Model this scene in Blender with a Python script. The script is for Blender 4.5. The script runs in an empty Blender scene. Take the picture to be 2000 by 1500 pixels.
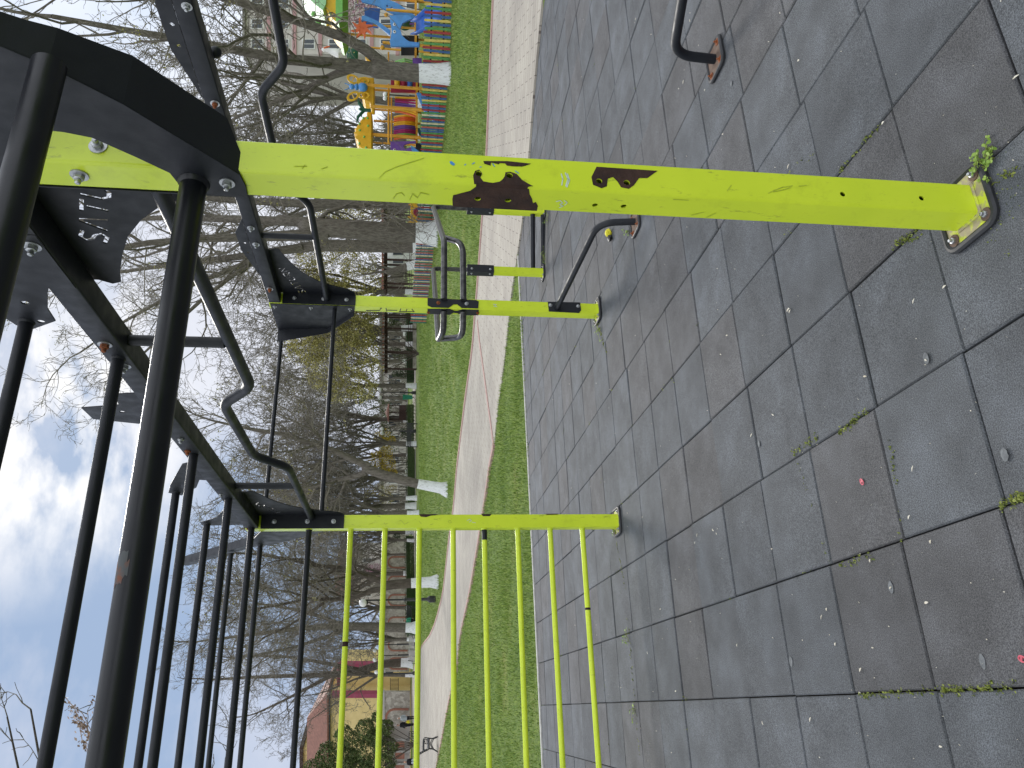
import bpy, bmesh, math, random
from mathutils import Vector, Matrix, noise
from math import sin, cos, pi, radians, sqrt, atan2, tan
random.seed(7)
V = Vector
SC = bpy.context.scene
COL = SC.collection

# ------------------------------------------------------------------ camera
F_, YAW, PITCH, ROLL = 1500.0, .401, .1359, .0201
CAM = V((-1.418, -1.825, 1.762))
def _axes():
    f0 = V((sin(YAW), cos(YAW), 0)); r0 = V((cos(YAW), -sin(YAW), 0)); u0 = V((0, 0, 1))
    f = f0*cos(PITCH) - u0*sin(PITCH); u = u0*cos(PITCH) + f0*sin(PITCH)
    return r0*cos(ROLL) + u*sin(ROLL), u*cos(ROLL) - r0*sin(ROLL), f
R_, U_, FW = _axes()
def ray(x, y):
    return R_*((1500-y-750)/F_) - U_*((x-1000)/F_) + FW
def proj(p):
    d = V(p)-CAM; z = d.dot(FW)
    return V((1000 - F_*d.dot(U_)/z, 750 - F_*d.dot(R_)/z))
def on_x(x, y, X):
    d = ray(x, y); return CAM + d*((X-CAM.x)/d.x)
def on_y(x, y, Y):
    d = ray(x, y); return CAM + d*((Y-CAM.y)/d.y)
def on_z(x, y, Z=0):
    d = ray(x, y); return CAM + d*((Z-CAM.z)/d.z)
# the park beyond the rubber floor rises very gently to the right
_d1, _d2 = ray(770, 300), ray(770, 1200)
_det = _d1.x*_d2.y - _d1.y*_d2.x
TA = (_d1.z*_d2.y - _d1.y*_d2.z)/_det
TB = (_d1.x*_d2.z - _d1.z*_d2.x)/_det
def zter(X, Y):
    h = TA*X + TB*Y - .245
    return .5*(h + sqrt(h*h + .0036)) - .004
def hit(x, y):
    d = ray(x, y); t0 = 1.0; t = 1.0
    while t < 900:
        p = CAM + d*t
        if p.z < zter(p.x, p.y):
            lo, hi = t0, t
            for _ in range(30):
                m = (lo+hi)/2; p = CAM + d*m
                if p.z < zter(p.x, p.y): hi = m
                else: lo = m
            p = CAM + d*hi; return V((p.x, p.y, zter(p.x, p.y)))
        t0 = t; t *= 1.03
    p = CAM + d*900
    return V((p.x, p.y, zter(p.x, p.y)))
FH = V((sin(YAW), cos(YAW), 0)); RH = V((cos(YAW), -sin(YAW), 0))
def depth(p): return (V(p)-CAM).dot(FW)
def face_plane(x, y, base):
    """point seen at a photo position on the upright plane through base that faces the camera"""
    d = ray(x, y); n = FH
    return CAM + d*((base-CAM).dot(n)/d.dot(n))
def ppm(base): return F_/depth(base)          # photo pixels per metre at a place
def place(x, y, dist):
    """ground point in the direction of a photo position, at a horizontal distance"""
    d = ray(x, y); h = V((d.x, d.y, 0)).normalized()*dist
    X, Y = CAM.x+h.x, CAM.y+h.y
    return V((X, Y, zter(X, Y)))

# ------------------------------------------------------------------ mesh builder
class MB:
    def __init__(s): s.v = []; s.f = []
    def add(s, vs, fs):
        n = len(s.v); s.v += [tuple(v) for v in vs]; s.f += [tuple(n+i for i in f) for f in fs]; return s
    def box(s, c, sz, ax=None):
        c = V(c); hx, hy, hz = sz[0]/2, sz[1]/2, sz[2]/2
        ax = ax or (V((1,0,0)), V((0,1,0)), V((0,0,1)))
        vs = [c + ax[0]*(a*hx) + ax[1]*(b*hy) + ax[2]*(d*hz) for a in (-1,1) for b in (-1,1) for d in (-1,1)]
        return s.add(vs, [(0,1,3,2),(4,6,7,5),(0,4,5,1),(2,3,7,6),(0,2,6,4),(1,5,7,3)])
    def beam(s, a, b, w, h, up=V((0,0,1))):
        a = V(a); b = V(b); d = (b-a); L = d.length; d = d/L
        x = d.cross(up)
        if x.length < 1e-4: x = d.cross(V((0,1,0)))
        x.normalize(); z = x.cross(d)
        return s.box((a+b)/2, (w, L, h), (x, d, z))
    def tube(s, pts, r, n=10, cap=True):
        pts = [V(p) for p in pts]; k = len(pts)
        if not hasattr(r, '__len__'): r = [r]*k
        d0 = (pts[1]-pts[0]).normalized()
        a = d0.orthogonal().normalized()
        vs = []
        for i, p in enumerate(pts):
            d = (pts[min(i+1, k-1)]-pts[max(i-1, 0)])
            if d.length < 1e-9: d = d0.copy()
            d.normalize()
            a = a - d*a.dot(d)
            if a.length < 1e-5: a = d.orthogonal()
            a.normalize(); b = d.cross(a)
            for j in range(n):
                t = 2*pi*j/n
                vs.append(p + (a*cos(t)+b*sin(t))*r[i])
        fs = []
        for i in range(k-1):
            for j in range(n):
                j2 = (j+1) % n
                fs.append((i*n+j, i*n+j2, (i+1)*n+j2, (i+1)*n+j))
        if cap:
            fs.append(tuple(range(n-1, -1, -1))); fs.append(tuple((k-1)*n+j for j in range(n)))
        return s.add(vs, fs)
    def lathe(s, c, prof, n=16, ax=(V((1,0,0)), V((0,1,0)), V((0,0,1)))):
        c = V(c); vs = []; fs = []; k = len(prof)
        for (r, z) in prof:
            for j in range(n):
                t = 2*pi*j/n
                vs.append(c + ax[0]*(r*cos(t)) + ax[1]*(r*sin(t)) + ax[2]*z)
        for i in range(k-1):
            for j in range(n):
                j2 = (j+1) % n
                fs.append((i*n+j, i*n+j2, (i+1)*n+j2, (i+1)*n+j))
        if prof[0][0] > 1e-6: fs.append(tuple(range(n-1, -1, -1)))
        if prof[-1][0] > 1e-6: fs.append(tuple((k-1)*n+j for j in range(n)))
        return s.add(vs, fs)
    def ball(s, c, r, n=12, m=8, sc=(1,1,1)):
        prof = [(max(1e-7, sin(pi*i/m))*1.0, -cos(pi*i/m)) for i in range(m+1)]
        vs = []; c = V(c); fs = []
        for (q, z) in prof:
            for j in range(n):
                t = 2*pi*j/n; vs.append(c + V((q*cos(t)*r*sc[0], q*sin(t)*r*sc[1], z*r*sc[2])))
        for i in range(m):
            for j in range(n):
                j2 = (j+1) % n; fs.append((i*n+j, i*n+j2, (i+1)*n+j2, (i+1)*n+j))
        return s.add(vs, fs)
    def prism(s, pts, thick, holes=()):
        """flat plate: pts = 3-D outline, thickened along thick (a vector); holes = inner outlines"""
        bm = bmesh.new(); es = []
        for loop in [pts]+list(holes):
            vs = [bm.verts.new(V(p)) for p in loop]
            for i in range(len(vs)): es.append(bm.edges.new((vs[i], vs[(i+1) % len(vs)])))
        bmesh.ops.triangle_fill(bm, use_beauty=True, use_dissolve=False, edges=es)
        g = bmesh.ops.extrude_face_region(bm, geom=list(bm.faces))
        bmesh.ops.translate(bm, vec=V(thick), verts=[e for e in g['geom'] if isinstance(e, bmesh.types.BMVert)])
        bmesh.ops.recalc_face_normals(bm, faces=list(bm.faces))
        bm.verts.index_update()
        s.add([v.co for v in bm.verts], [[v.index for v in f.verts] for f in bm.faces]); bm.free(); return s

def mesh_of(name, mb, mat, smooth=True, ang=38):
    me = bpy.data.meshes.new(name); me.from_pydata(mb.v, [], mb.f); me.update()
    if mat is not None: me.materials.append(mat)
    if smooth and len(me.polygons):
        me.polygons.foreach_set('use_smooth', [True]*len(me.polygons))
        me.set_sharp_from_angle(angle=radians(ang))
    return me
def obj(name, mb, mat, parent=None, smooth=True, bevel=0, local=False):
    me = mesh_of(name, mb, mat, smooth) if isinstance(mb, MB) else mb
    o = bpy.data.objects.new(name, me); COL.objects.link(o)
    if parent is not None:
        o.parent = parent
        if not local:
            q = parent; off = V((0,0,0))
            while q is not None: off += q.location; q = q.parent
            # children are modelled in world space; undo the parents' offsets
            o.matrix_parent_inverse = Matrix.Translation(-off) if parent.parent is None else Matrix()
            if parent.parent is not None: o.matrix_parent_inverse = Matrix()
    if bevel:
        b = o.modifiers.new('bevel', 'BEVEL'); b.width = bevel; b.segments = 2; b.limit_method = 'ANGLE'; b.angle_limit = radians(50)
    return o
def thing(name, label, cat, loc=(0,0,0), group=None):
    o = bpy.data.objects.new(name, None); COL.objects.link(o); o.location = loc; o.empty_display_size = .1
    return tag(o, label, cat, group)
def tag(o, label, cat, group=None, kind=None):
    o['label'] = label; o['category'] = cat
    if group: o['group'] = group
    if kind: o['kind'] = kind
    return o
def setting(name, mb, mat, label, cat, kind='structure', smooth=True):
    return tag(obj(name, mb, mat, smooth=smooth), label, cat, kind=kind)

def fillet(pts, r, n=6):
    pts = [V(p) for p in pts]; out = [pts[0]]
    for i in range(1, len(pts)-1):
        a, b, c = pts[i-1], pts[i], pts[i+1]
        u = (a-b); w = (c-b); k = min(r, u.length*.49, w.length*.49)
        p0 = b+u.normalized()*k; p1 = b+w.normalized()*k
        for j in range(n+1):
            t = j/n; out.append(p0*(1-t)**2 + b*2*t*(1-t) + p1*t*t)
    out.append(pts[-1]); return out
def circle(c, r, a, b, n=14): return [V(c)+a*(r*cos(2*pi*i/n))+b*(r*sin(2*pi*i/n)) for i in range(n)]
def in_poly(x, y, P):
    c = False; n = len(P); j = n-1
    for i in range(n):
        if (P[i][1] > y) != (P[j][1] > y) and x < (P[j][0]-P[i][0])*(y-P[i][1])/(P[j][1]-P[i][1])+P[i][0]: c = not c
        j = i
    return c

# ------------------------------------------------------------------ materials
def lin(c):
    return tuple(((v/255)/12.92 if v/255 <= .04045 else ((v/255+.055)/1.055)**2.4) for v in c)
def newmat(name):
    m = bpy.data.materials.new(name); m.use_nodes = True
    nt = m.node_tree; b = nt.nodes['Principled BSDF']; return m, nt, b
def N(nt, t, **kw):
    n = nt.nodes.new(t)
    for k, v in kw.items():
        if k in n.inputs: n.inputs[k].default_value = v
        else: setattr(n, k, v)
    return n
def L(nt, a, b): nt.links.new(a, b)
def ramp(nt, fac, stops):
    r = nt.nodes.new('ShaderNodeValToRGB'); e = r.color_ramp.elements
    e[0].position = stops[0][0]; e[1].position = stops[-1][0]
    e[0].color = (*stops[0][1][:3], 1); e[1].color = (*stops[-1][1][:3], 1)
    for p, c in stops[1:-1]: e.new(p).color = (*c[:3], 1)
    L(nt, fac, r.inputs[0]); return r.outputs[0]
def coords(nt, scale=(1,1,1), kind='Object'):
    t = nt.nodes.new('ShaderNodeTexCoord'); m = nt.nodes.new('ShaderNodeMapping'); m.inputs['Scale'].default_value = scale
    L(nt, t.outputs[kind], m.inputs[0]); return m.outputs[0]
def noise_fac(nt, scale, detail=4, rough=.55, vec=None, sc=(1,1,1)):
    n = nt.nodes.new('ShaderNodeTexNoise'); n.inputs['Scale'].default_value = scale
    n.inputs['Detail'].default_value = detail; n.inputs['Roughness'].default_value = rough
    L(nt, vec if vec is not None else coords(nt, sc), n.inputs['Vector']); return n.outputs['Fac']
def mixc(nt, fac, a, b, mode='MIX'):
    m = nt.nodes.new('ShaderNodeMix'); m.data_type = 'RGBA'; m.blend_type = mode
    for sock, val in ((m.inputs[0], fac), (m.inputs[6], a), (m.inputs[7], b)):
        if hasattr(val, 'is_linked'): L(nt, val, sock)
        elif hasattr(val, '__len__'): sock.default_value = (*val, 1) if len(val) == 3 else val
        else: sock.default_value = val
    return m.outputs[2]
def bump(nt, b, h, strength=.3, dist=.01):
    n = nt.nodes.new('ShaderNodeBump'); n.inputs['Strength'].default_value = strength; n.inputs['Distance'].default_value = dist
    L(nt, h, n.inputs['Height']); L(nt, n.outputs[0], b.inputs['Normal'])
def plain(name, c1, c2=None, scale=6, rough=.6, spec=.4, bmp=0, metal=0, detail=4, sc=(1,1,1), bscale=None, lo=.35, hi=.65):
    m, nt, b = newmat(name); c2 = c2 or tuple(v*.8 for v in c1)
    f = noise_fac(nt, scale, detail, sc=sc)
    L(nt, ramp(nt, f, [(lo, c1), (hi, c2)]), b.inputs['Base Color'])
    b.inputs['Roughness'].default_value = rough; b.inputs['Specular IOR Level'].default_value = spec; b.inputs['Metallic'].default_value = metal
    if bmp: bump(nt, b, noise_fac(nt, bscale or scale*3, 5, sc=sc), bmp)
    return m

def mat_yellow():
    m, nt, b = newmat('lime_paint')
    base = ramp(nt, noise_fac(nt, 3.5, 5), [(.3, (.555,.685,.032)), (.7, (.63,.755,.040))])
    # grime: thin vertical scuffs and soft smudges
    g1 = ramp(nt, noise_fac(nt, 9, 7, .7), [(.55, (0,0,0)), (.75, (1,1,1))])
    g2 = ramp(nt, noise_fac(nt, 26, 6, .75, sc=(1.6,1.6,.5)), [(.60, (0,0,0)), (.69, (1,1,1))])
    k1 = nt.nodes.new('ShaderNodeMath'); k1.operation = 'MULTIPLY'; k1.inputs[1].default_value = .35; L(nt, g1, k1.inputs[0])
    k2 = nt.nodes.new('ShaderNodeMath'); k2.operation = 'MULTIPLY'; k2.inputs[1].default_value = .5; L(nt, g2, k2.inputs[0])
    c = mixc(nt, k1.outputs[0], base, (.30,.36,.03)); c = mixc(nt, k2.outputs[0], c, (.13,.15,.04))
    L(nt, c, b.inputs['Base Color']); b.inputs['Roughness'].default_value = .22
    bump(nt, b, noise_fac(nt, 160, 3), .06, .002); return m
def mat_black(name='black_paint', c=(.0050,.0063,.0100), rough=.48, chips=True):
    m, nt, b = newmat(name)
    f = noise_fac(nt, 7, 5)
    col = ramp(nt, f, [(.35, c), (.7, tuple(v*1.5 for v in c))])
    if chips:
        s = ramp(nt, noise_fac(nt, 38, 6, .7), [(.76, (0,0,0)), (.80, (1,1,1))])
        col = mixc(nt, s, col, (.05,.04,.038))
    L(nt, col, b.inputs['Base Color'])
    L(nt, ramp(nt, noise_fac(nt, 14, 5), [(.3, (rough*.85,)*3), (.7, (rough*1.35,)*3)]), b.inputs['Roughness'])
    b.inputs['Specular IOR Level'].default_value = .42
    bump(nt, b, noise_fac(nt, 220, 3), .12, .002); return m
def mat_rubber():
    m, nt, b = newmat('rubber_granulate')
    at = nt.nodes.new('ShaderNodeAttribute'); at.attribute_name = 'tone'
    n0 = noise_fac(nt, 3.4, 5, .62)
    blotch = ramp(nt, n0, [(.34, (.78,.775,.77)), (.50, (1,1,1)), (.70, (1.32,1.34,1.37))])
    fine = ramp(nt, noise_fac(nt, 230, 3, .6), [(.36, (.48,.48,.49)), (.5, (1,1,1)), (.66, (1.62,1.6,1.58))])
    c = mixc(nt, 1.0, at.outputs['Color'], blotch, 'MULTIPLY'); c = mixc(nt, 1.0, c, fine, 'MULTIPLY')
    sp = ramp(nt, noise_fac(nt, 620, 1, .5), [(.70, (0,0,0)), (.73, (1,1,1))])
    c = mixc(nt, sp, c, (.22,.22,.22))
    L(nt, c, b.inputs['Base Color']); b.inputs['Roughness'].default_value = .86; b.inputs['Specular IOR Level'].default_value = .35
    bump(nt, b, noise_fac(nt, 300, 4, .7), .55, .004); return m
def mat_lawn():
    m, nt, b = newmat('lawn_turf')
    a = ramp(nt, noise_fac(nt, .55, 5, .6), [(.32, (.09,.155,.026)), (.52, (.14,.205,.04)), (.70, (.215,.24,.062))])
    f = ramp(nt, noise_fac(nt, 9, 6, .75), [(.3, (.45,.5,.4)), (.5, (1,1,1)), (.7, (1.55,1.45,1.2))])
    c = mixc(nt, 1.0, a, f, 'MULTIPLY')
    d = ramp(nt, noise_fac(nt, 2.3, 5, .7), [(.60, (0,0,0)), (.74, (.55,.55,.55))])
    c = mixc(nt, d, c, (.09,.085,.035))
    L(nt, c, b.inputs['Base Color']); b.inputs['Roughness'].default_value = .9; b.inputs['Specular IOR Level'].default_value = .2
    bump(nt, b, noise_fac(nt, 14, 6, .8), .9, .06); return m
def mat_paver():
    m, nt, b = newmat('paver_stone')
    v = coords(nt, (1,1,1)); r = nt.nodes.new('ShaderNodeMapping'); r.inputs['Rotation'].default_value = (0,0,radians(38)); L(nt, v, r.inputs[0])
    br = nt.nodes.new('ShaderNodeTexBrick'); L(nt, r.outputs[0], br.inputs['Vector'])
    br.inputs['Scale'].default_value = 1; br.inputs['Brick Width'].default_value = .42; br.inputs['Row Height'].default_value = .21
    br.inputs['Mortar Size'].default_value = .007; br.inputs['Mortar Smooth'].default_value = .4
    br.inputs['Color1'].default_value = (.35,.320,.270,1); br.inputs['Color2'].default_value = (.385,.354,.30,1); br.inputs['Mortar'].default_value = (.15,.125,.11,1)
    bl = ramp(nt, noise_fac(nt, .9, 6, .65), [(.3, (.78,.77,.78)), (.6, (1.05,1.05,1.04))])
    c = mixc(nt, 1.0, br.outputs['Color'], bl, 'MULTIPLY')
    f = ramp(nt, noise_fac(nt, 60, 4, .6), [(.3, (.85,.85,.85)), (.7, (1.12,1.12,1.12))]); c = mixc(nt, 1.0, c, f, 'MULTIPLY')
    L(nt, c, b.inputs['Base Color']); b.inputs['Roughness'].default_value = .85; b.inputs['Specular IOR Level'].default_value = .25
    bump(nt, b, noise_fac(nt, 80, 3), .2, .004); return m
def mat_bark(name, c1, c2):
    m, nt, b = newmat(name)
    f = noise_fac(nt, 14, 7, .7, sc=(1,1,.28))
    L(nt, ramp(nt, f, [(.3, c1), (.68, c2)]), b.inputs['Base Color']); b.inputs['Roughness'].default_value = .95; b.inputs['Specular IOR Level'].default_value = .15
    bump(nt, b, noise_fac(nt, 22, 6, .7, sc=(1,1,.25)), .9, .05); return m
def mat_whitewash():
    m, nt, b = newmat('whitewash')
    f = ramp(nt, noise_fac(nt, 16, 7, .75, sc=(1,1,.35)), [(.34, (.33,.32,.30)), (.46, (.72,.73,.74)), (.7, (.80,.81,.82))])
    L(nt, f, b.inputs['Base Color']); b.inputs['Roughness'].default_value = .9; b.inputs['Specular IOR Level'].default_value = .15
    bump(nt, b, noise_fac(nt, 22, 6, .7, sc=(1,1,.25)), .8, .04); return m
def mat_leaf(name, a, c, trans=.25):
    m, nt, b = newmat(name)
    oi = nt.nodes.new('ShaderNodeNewGeometry')
    L(nt, ramp(nt, oi.outputs['Random Per Island'], [(.1, a), (.9, c)]), b.inputs['Base Color'])
    b.inputs['Roughness'].default_value = .6; b.inputs['Specular IOR Level'].default_value = .3
    return m
def mat_tiles_roof():
    m, nt, b = newmat('roof_tiles')
    w = nt.nodes.new('ShaderNodeTexWave'); w.inputs['Scale'].default_value = 2.2; w.inputs['Distortion'].default_value = .4; w.bands_direction = 'X'
    L(nt, coords(nt), w.inputs['Vector'])
    c = mixc(nt, w.outputs['Fac'], (.17,.075,.052), (.27,.125,.09))
    f = ramp(nt, noise_fac(nt, 3, 5), [(.3, (.75,.75,.75)), (.7, (1.15,1.15,1.15))])
    L(nt, mixc(nt, 1.0, c, f, 'MULTIPLY'), b.inputs['Base Color']); b.inputs['Roughness'].default_value = .8; return m
def mat_stone():
    m, nt, b = newmat('rubble_stone')
    v = nt.nodes.new('ShaderNodeTexVoronoi'); v.inputs['Scale'].default_value = 3.2; L(nt, coords(nt), v.inputs['Vector'])
    c = ramp(nt, v.outputs['Color'], [(.25, (.33,.30,.26)), (.55, (.43,.395,.345)), (.8, (.52,.485,.43))])
    f = ramp(nt, noise_fac(nt, 5, 6, .7), [(.3, (.72,.72,.72)), (.7, (1.15,1.15,1.12))])
    L(nt, mixc(nt, 1.0, c, f, 'MULTIPLY'), b.inputs['Base Color']); b.inputs['Roughness'].default_value = .9; return m

M = {}
M['lime'] = mat_yellow(); M['black'] = mat_black(); M['black_thick'] = mat_black('black_bar_paint', (.0055,.0062,.009), .34)
M['steel_worn'] = plain('worn_dark_steel', (.035,.034,.036), (.10,.097,.095), 22, .36, .6, metal=.55)
M['zinc'] = plain('zinc_bolt', (.50,.51,.52), (.33,.34,.35), 60, .38, .5, metal=.75)
M['rusty'] = plain('rusty_nut', (.28,.085,.03), (.16,.06,.03), 60, .8, .2)
M['rust'] = plain('rust_scale', (.031,.018,.0155), (.062,.032,.023), 14, .8, .25, bmp=.5, lo=.4, hi=.72)
M['rustplate'] = plain('rusted_plate', (.10,.065,.05), (.17,.12,.09), 24, .85, .25, bmp=.3)
M['rim'] = plain('rubber_rim', (.016,.017,.019), (.03,.031,.034), 18, .55, .4)
M['plate_worn'] = plain('worn_lime_plate', (.55,.62,.05), (.36,.31,.20), 26, .7, .3, lo=.42, hi=.56)
M['chalk'] = plain('pale_scrawl', (.62,.70,.66), (.5,.6,.55), 40, .8, .2)
M['ink'] = plain('black_scrawl', (.015,.016,.014), (.04,.04,.03), 40, .6, .3)
M['pencil'] = plain('grey_scrawl', (.33,.40,.035), (.45,.54,.04), 70, .7, .2)
M['bluechip'] = plain('blue_chip', (.05,.22,.52), (.07,.3,.6), 40, .5, .3)
M['rubber'] = mat_rubber(); M['lawn'] = mat_lawn(); M['paver'] = mat_paver()
M['pinkkerb'] = plain('pink_kerb_stone', (.38,.245,.215), (.46,.32,.28), 20, .85, .2, bmp=.2)
M['kerb'] = plain('pale_kerb_stone', (.50,.49,.46), (.36,.35,.33), 12, .9, .2, bmp=.2)
M['soil'] = plain('dark_soil', (.035,.03,.025), (.06,.05,.04), 12, .95, .1)
M['blade'] = mat_leaf('grass_blades', (.10,.18,.024), (.27,.35,.075))
M['moss'] = mat_leaf('moss_tufts', (.09,.12,.018), (.24,.27,.05))
M['weed'] = mat_leaf('weed_leaves', (.13,.23,.025), (.27,.38,.07))
M['bark'] = mat_bark('grey_bark', (.065,.055,.045), (.20,.18,.155))
M['bark_dark'] = mat_bark('dark_bark', (.045,.038,.03), (.13,.11,.09))
M['twig'] = mat_bark('twig_bark', (.135,.118,.098), (.26,.235,.20))
M['twig_far'] = mat_bark('far_twig_bark', (.12,.106,.09), (.22,.20,.172))
M['white'] = mat_whitewash()
def col(name, c, rough=.45, k=.82):
    return plain(name, c, tuple(v*k for v in c), 4, rough, .4)
M['orange'] = col('orange_plastic', (.72,.36,.03)); M['yellowp'] = col('yellow_plastic', (.80,.46,.02)); M['bluep'] = col('blue_plastic', (.09,.30,.68))
M['navy'] = col('deep_blue_plastic', (.05,.16,.55)); M['greenp'] = col('lime_plastic', (.22,.56,.13)); M['dgreen'] = col('dark_green_plastic', (.015,.10,.055))
M['pgreen'] = col('pale_green_plastic', (.42,.75,.42)); M['redo'] = col('orange_red_plastic', (.75,.15,.04)); M['maroon'] = col('maroon_plastic', (.33,.02,.055))
M['purple'] = col('purple_plastic', (.17,.075,.36)); M['magenta'] = col('magenta_plastic', (.42,.03,.19)); M['wht'] = col('white_plastic', (.78,.78,.76)); M['blk'] = col('black_plastic', (.012,.012,.012))
FC = {'red': (.34,.05,.05), 'blue': (.055,.13,.30), 'yellow': (.66,.52,.13), 'green': (.10,.30,.09), 'teal': (.04,.16,.12), 'salmon': (.46,.12,.085), 'cream': (.66,.60,.38)}
for k, c in FC.items(): M['f_'+k] = plain('picket_'+k, c, tuple(v*.72 for v in c), 9, .65, .3)
M['wood'] = plain('dark_brown_timber', (.032,.017,.014), (.06,.034,.027), 10, .7, .3)
M['roof'] = mat_tiles_roof(); M['stone'] = mat_stone()
M['brick'] = plain('brick_trim', (.28,.12,.085), (.36,.18,.13), 10, .85, .2)
M['ochre'] = plain('ochre_render', (.76,.59,.29), (.68,.52,.24), 1.2, .9, .2); M['pinkr'] = plain('raspberry_render', (.36,.085,.14), (.32,.07,.12), 2, .9, .2)
M['lampglobe'] = plain('opal_globe', (.80,.80,.80), (.74,.74,.75), 3, .25, .5); M['castiron'] = plain('black_cast_iron', (.010,.010,.011), (.02,.02,.021), 10, .45, .5)
M['concrete'] = plain('concrete', (.36,.345,.32), (.26,.25,.235), 6, .9, .2, bmp=.2); M['glass'] = plain('window_glass', (.03,.04,.05), (.05,.06,.07), 2, .12, .6)
M['binG'] = plain('green_bin', (.03,.30,.17), (.02,.24,.13), 5, .5, .4)
M['hedge'] = mat_leaf('hedge_leaves', (.016,.035,.010), (.05,.085,.02)); M['bushl'] = mat_leaf('bush_leaves', (.045,.075,.02), (.13,.165,.055))
M['olive'] = mat_leaf('olive_leaves', (.23,.205,.065), (.50,.45,.17)); M['forsy'] = mat_leaf('yellow_blossom', (.32,.27,.02), (.62,.46,.03)); M['pinkb'] = mat_leaf('pink_blossom', (.36,.20,.26), (.55,.36,.42))
M['bud'] = mat_leaf('tree_buds', (.20,.19,.05), (.36,.33,.10)); M['seed'] = mat_leaf('dry_seed_heads', (.24,.16,.12), (.42,.32,.26))
M['skin'] = plain('skin', (.55,.34,.25), (.5,.3,.22), 8, .6, .3); M['coat_black'] = plain('black_cloth', (.014,.014,.016), (.022,.022,.025), 8, .9, .2); M['coat_grey'] = plain('pale_blue_grey_cloth', (.42,.47,.49), (.34,.38,.40), 8, .9, .2)
M['hairw'] = plain('white_hair', (.7,.68,.64), (.6,.58,.55), 9, .7, .3); M['hairb'] = plain('brown_hair', (.05,.03,.02), (.08,.05,.03), 9, .6, .3); M['bag'] = plain('yellow_bag', (.75,.68,.03), (.65,.58,.03), 6, .6, .3)
M['pinktag'] = plain('pink_tab', (.62,.12,.16), (.55,.1,.14), 20, .5, .3); M['petal'] = plain('pale_petal', (.68,.64,.54), (.5,.45,.35), 30, .8, .2); M['apart'] = plain('apartment_render', (.60,.56,.52), (.52,.48,.45), .7, .9, .2)
M['apart_pink'] = plain('apartment_pink_band', (.50,.30,.30), (.46,.27,.28), .7, .9, .2)

# ------------------------------------------------------------------ camera, light, sky
cd = bpy.data.cameras.new('camera'); cam = bpy.data.objects.new('camera', cd); COL.objects.link(cam); SC.camera = cam
cd.sensor_width = 36; cd.sensor_fit = 'HORIZONTAL'; cd.lens = 36*F_/2000; cd.clip_start = .02; cd.clip_end = 3000
mx = Matrix((-U_, R_, -FW)).transposed().to_4x4(); mx.translation = CAM; cam.matrix_world = mx
sd = ray(-140, 800).normalized()                     # towards the veiled sun, above the frame
SUN_EL = math.asin(sd.z); SUN_AZ = atan2(sd.x, sd.y)
sl = bpy.data.lights.new('sun', 'SUN'); so = bpy.data.objects.new('sun', sl); COL.objects.link(so)
sl.energy = 1.5; sl.angle = radians(14); sl.color = (1, .96, .90)
so.rotation_euler = (-sd).to_track_quat('-Z', 'Y').to_euler(); so.location = (0, 0, 30)
w = bpy.data.worlds.new('World'); SC.world = w; w.use_nodes = True; nt = w.node_tree
bg = nt.nodes['Background']; bg.inputs['Strength'].default_value = .1
sky = nt.nodes.new('ShaderNodeTexSky'); sky.sky_type = 'NISHITA'; sky.sun_disc = False; sky.sun_elevation = SUN_EL; sky.sun_rotation = SUN_AZ
sky.air_density = 1.0; sky.dust_density = 1.2; sky.ozone_density = 1.0
tc = nt.nodes.new('ShaderNodeTexCoord')
mp = nt.nodes.new('ShaderNodeMapping'); mp.inputs['Scale'].default_value = (1, 1, 2.0); L(nt, tc.outputs['Generated'], mp.inputs[0])
cl = noise_fac(nt, 3.7, 7, .55, vec=mp.outputs[0])
def lobe(px, stops):
    d = nt.nodes.new('ShaderNodeVectorMath'); d.operation = 'DOT_PRODUCT'; d.inputs[1].default_value = ray(*px).normalized(); L(nt, tc.outputs['Generated'], d.inputs[0])
    return ramp(nt, d.outputs['Value'], [(p, (v, v, v)) for p, v in stops])
def madd(a_, k, c_):
    n = nt.nodes.new('ShaderNodeMath'); n.operation = 'MULTIPLY_ADD'; L(nt, a_, n.inputs[0]); n.inputs[1].default_value = k; L(nt, c_, n.inputs[2]); return n.outputs[0]
g0 = lobe((80, 830), ((.978, 0), (.992, .5), (.9993, 1)))            # thin bright cloud in front of the sun
def mul(a_, b_):
    n = nt.nodes.new('ShaderNodeMath'); n.operation = 'MULTIPLY'; L(nt, a_, n.inputs[0]); L(nt, b_, n.inputs[1]); return n.outputs[0]
glow = mul(g0, ramp(nt, noise_fac(nt, 9, 6, .55, vec=mp.outputs[0]), [(.40, (.08,.08,.08)), (.62, (1,1,1))]))
front = lobe((250, 1150), ((.62, 0), (.93, 1)))                      # broken cloud and blue in the part of the sky one looks at
gap = lobe((190, 1270), ((.90, 0), (.985, 1)))
low = lobe((620, 480), ((.952, 0), (.99, 1)))
cv = madd(gap, -.13, madd(low, .12, madd(glow, .2, madd(g0, .06, cl))))
cover = ramp(nt, cv, [(.36, (0,0,0)), (.48, (.7,.7,.7)), (.58, (1,1,1))])
blue = mixc(nt, 1.0, mixc(nt, 1.0, sky.outputs[0], (.62,.66,.86), 'MULTIPLY'), (2.6,3.3,4.4), 'DARKEN')
fc = mixc(nt, cover, mixc(nt, .72, blue, (1.9,2.55,3.75)), (3.45,3.8,4.6)); fc = mixc(nt, low, fc, (4.6,4.75,5.25)); fc = mixc(nt, glow, fc, (7.4,7.2,6.9))
deck = mixc(nt, cl, (6.2,6.6,7.3), (8.2,8.5,9.0))                     # even cloud over the rest of the sky, brightened to lift the overall light
L(nt, mixc(nt, front, deck, fc), bg.inputs['Color'])
SC.view_settings.view_transform = 'Standard'; SC.view_settings.look = 'None'; SC.view_settings.exposure = .85; SC.view_settings.gamma = 1

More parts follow.
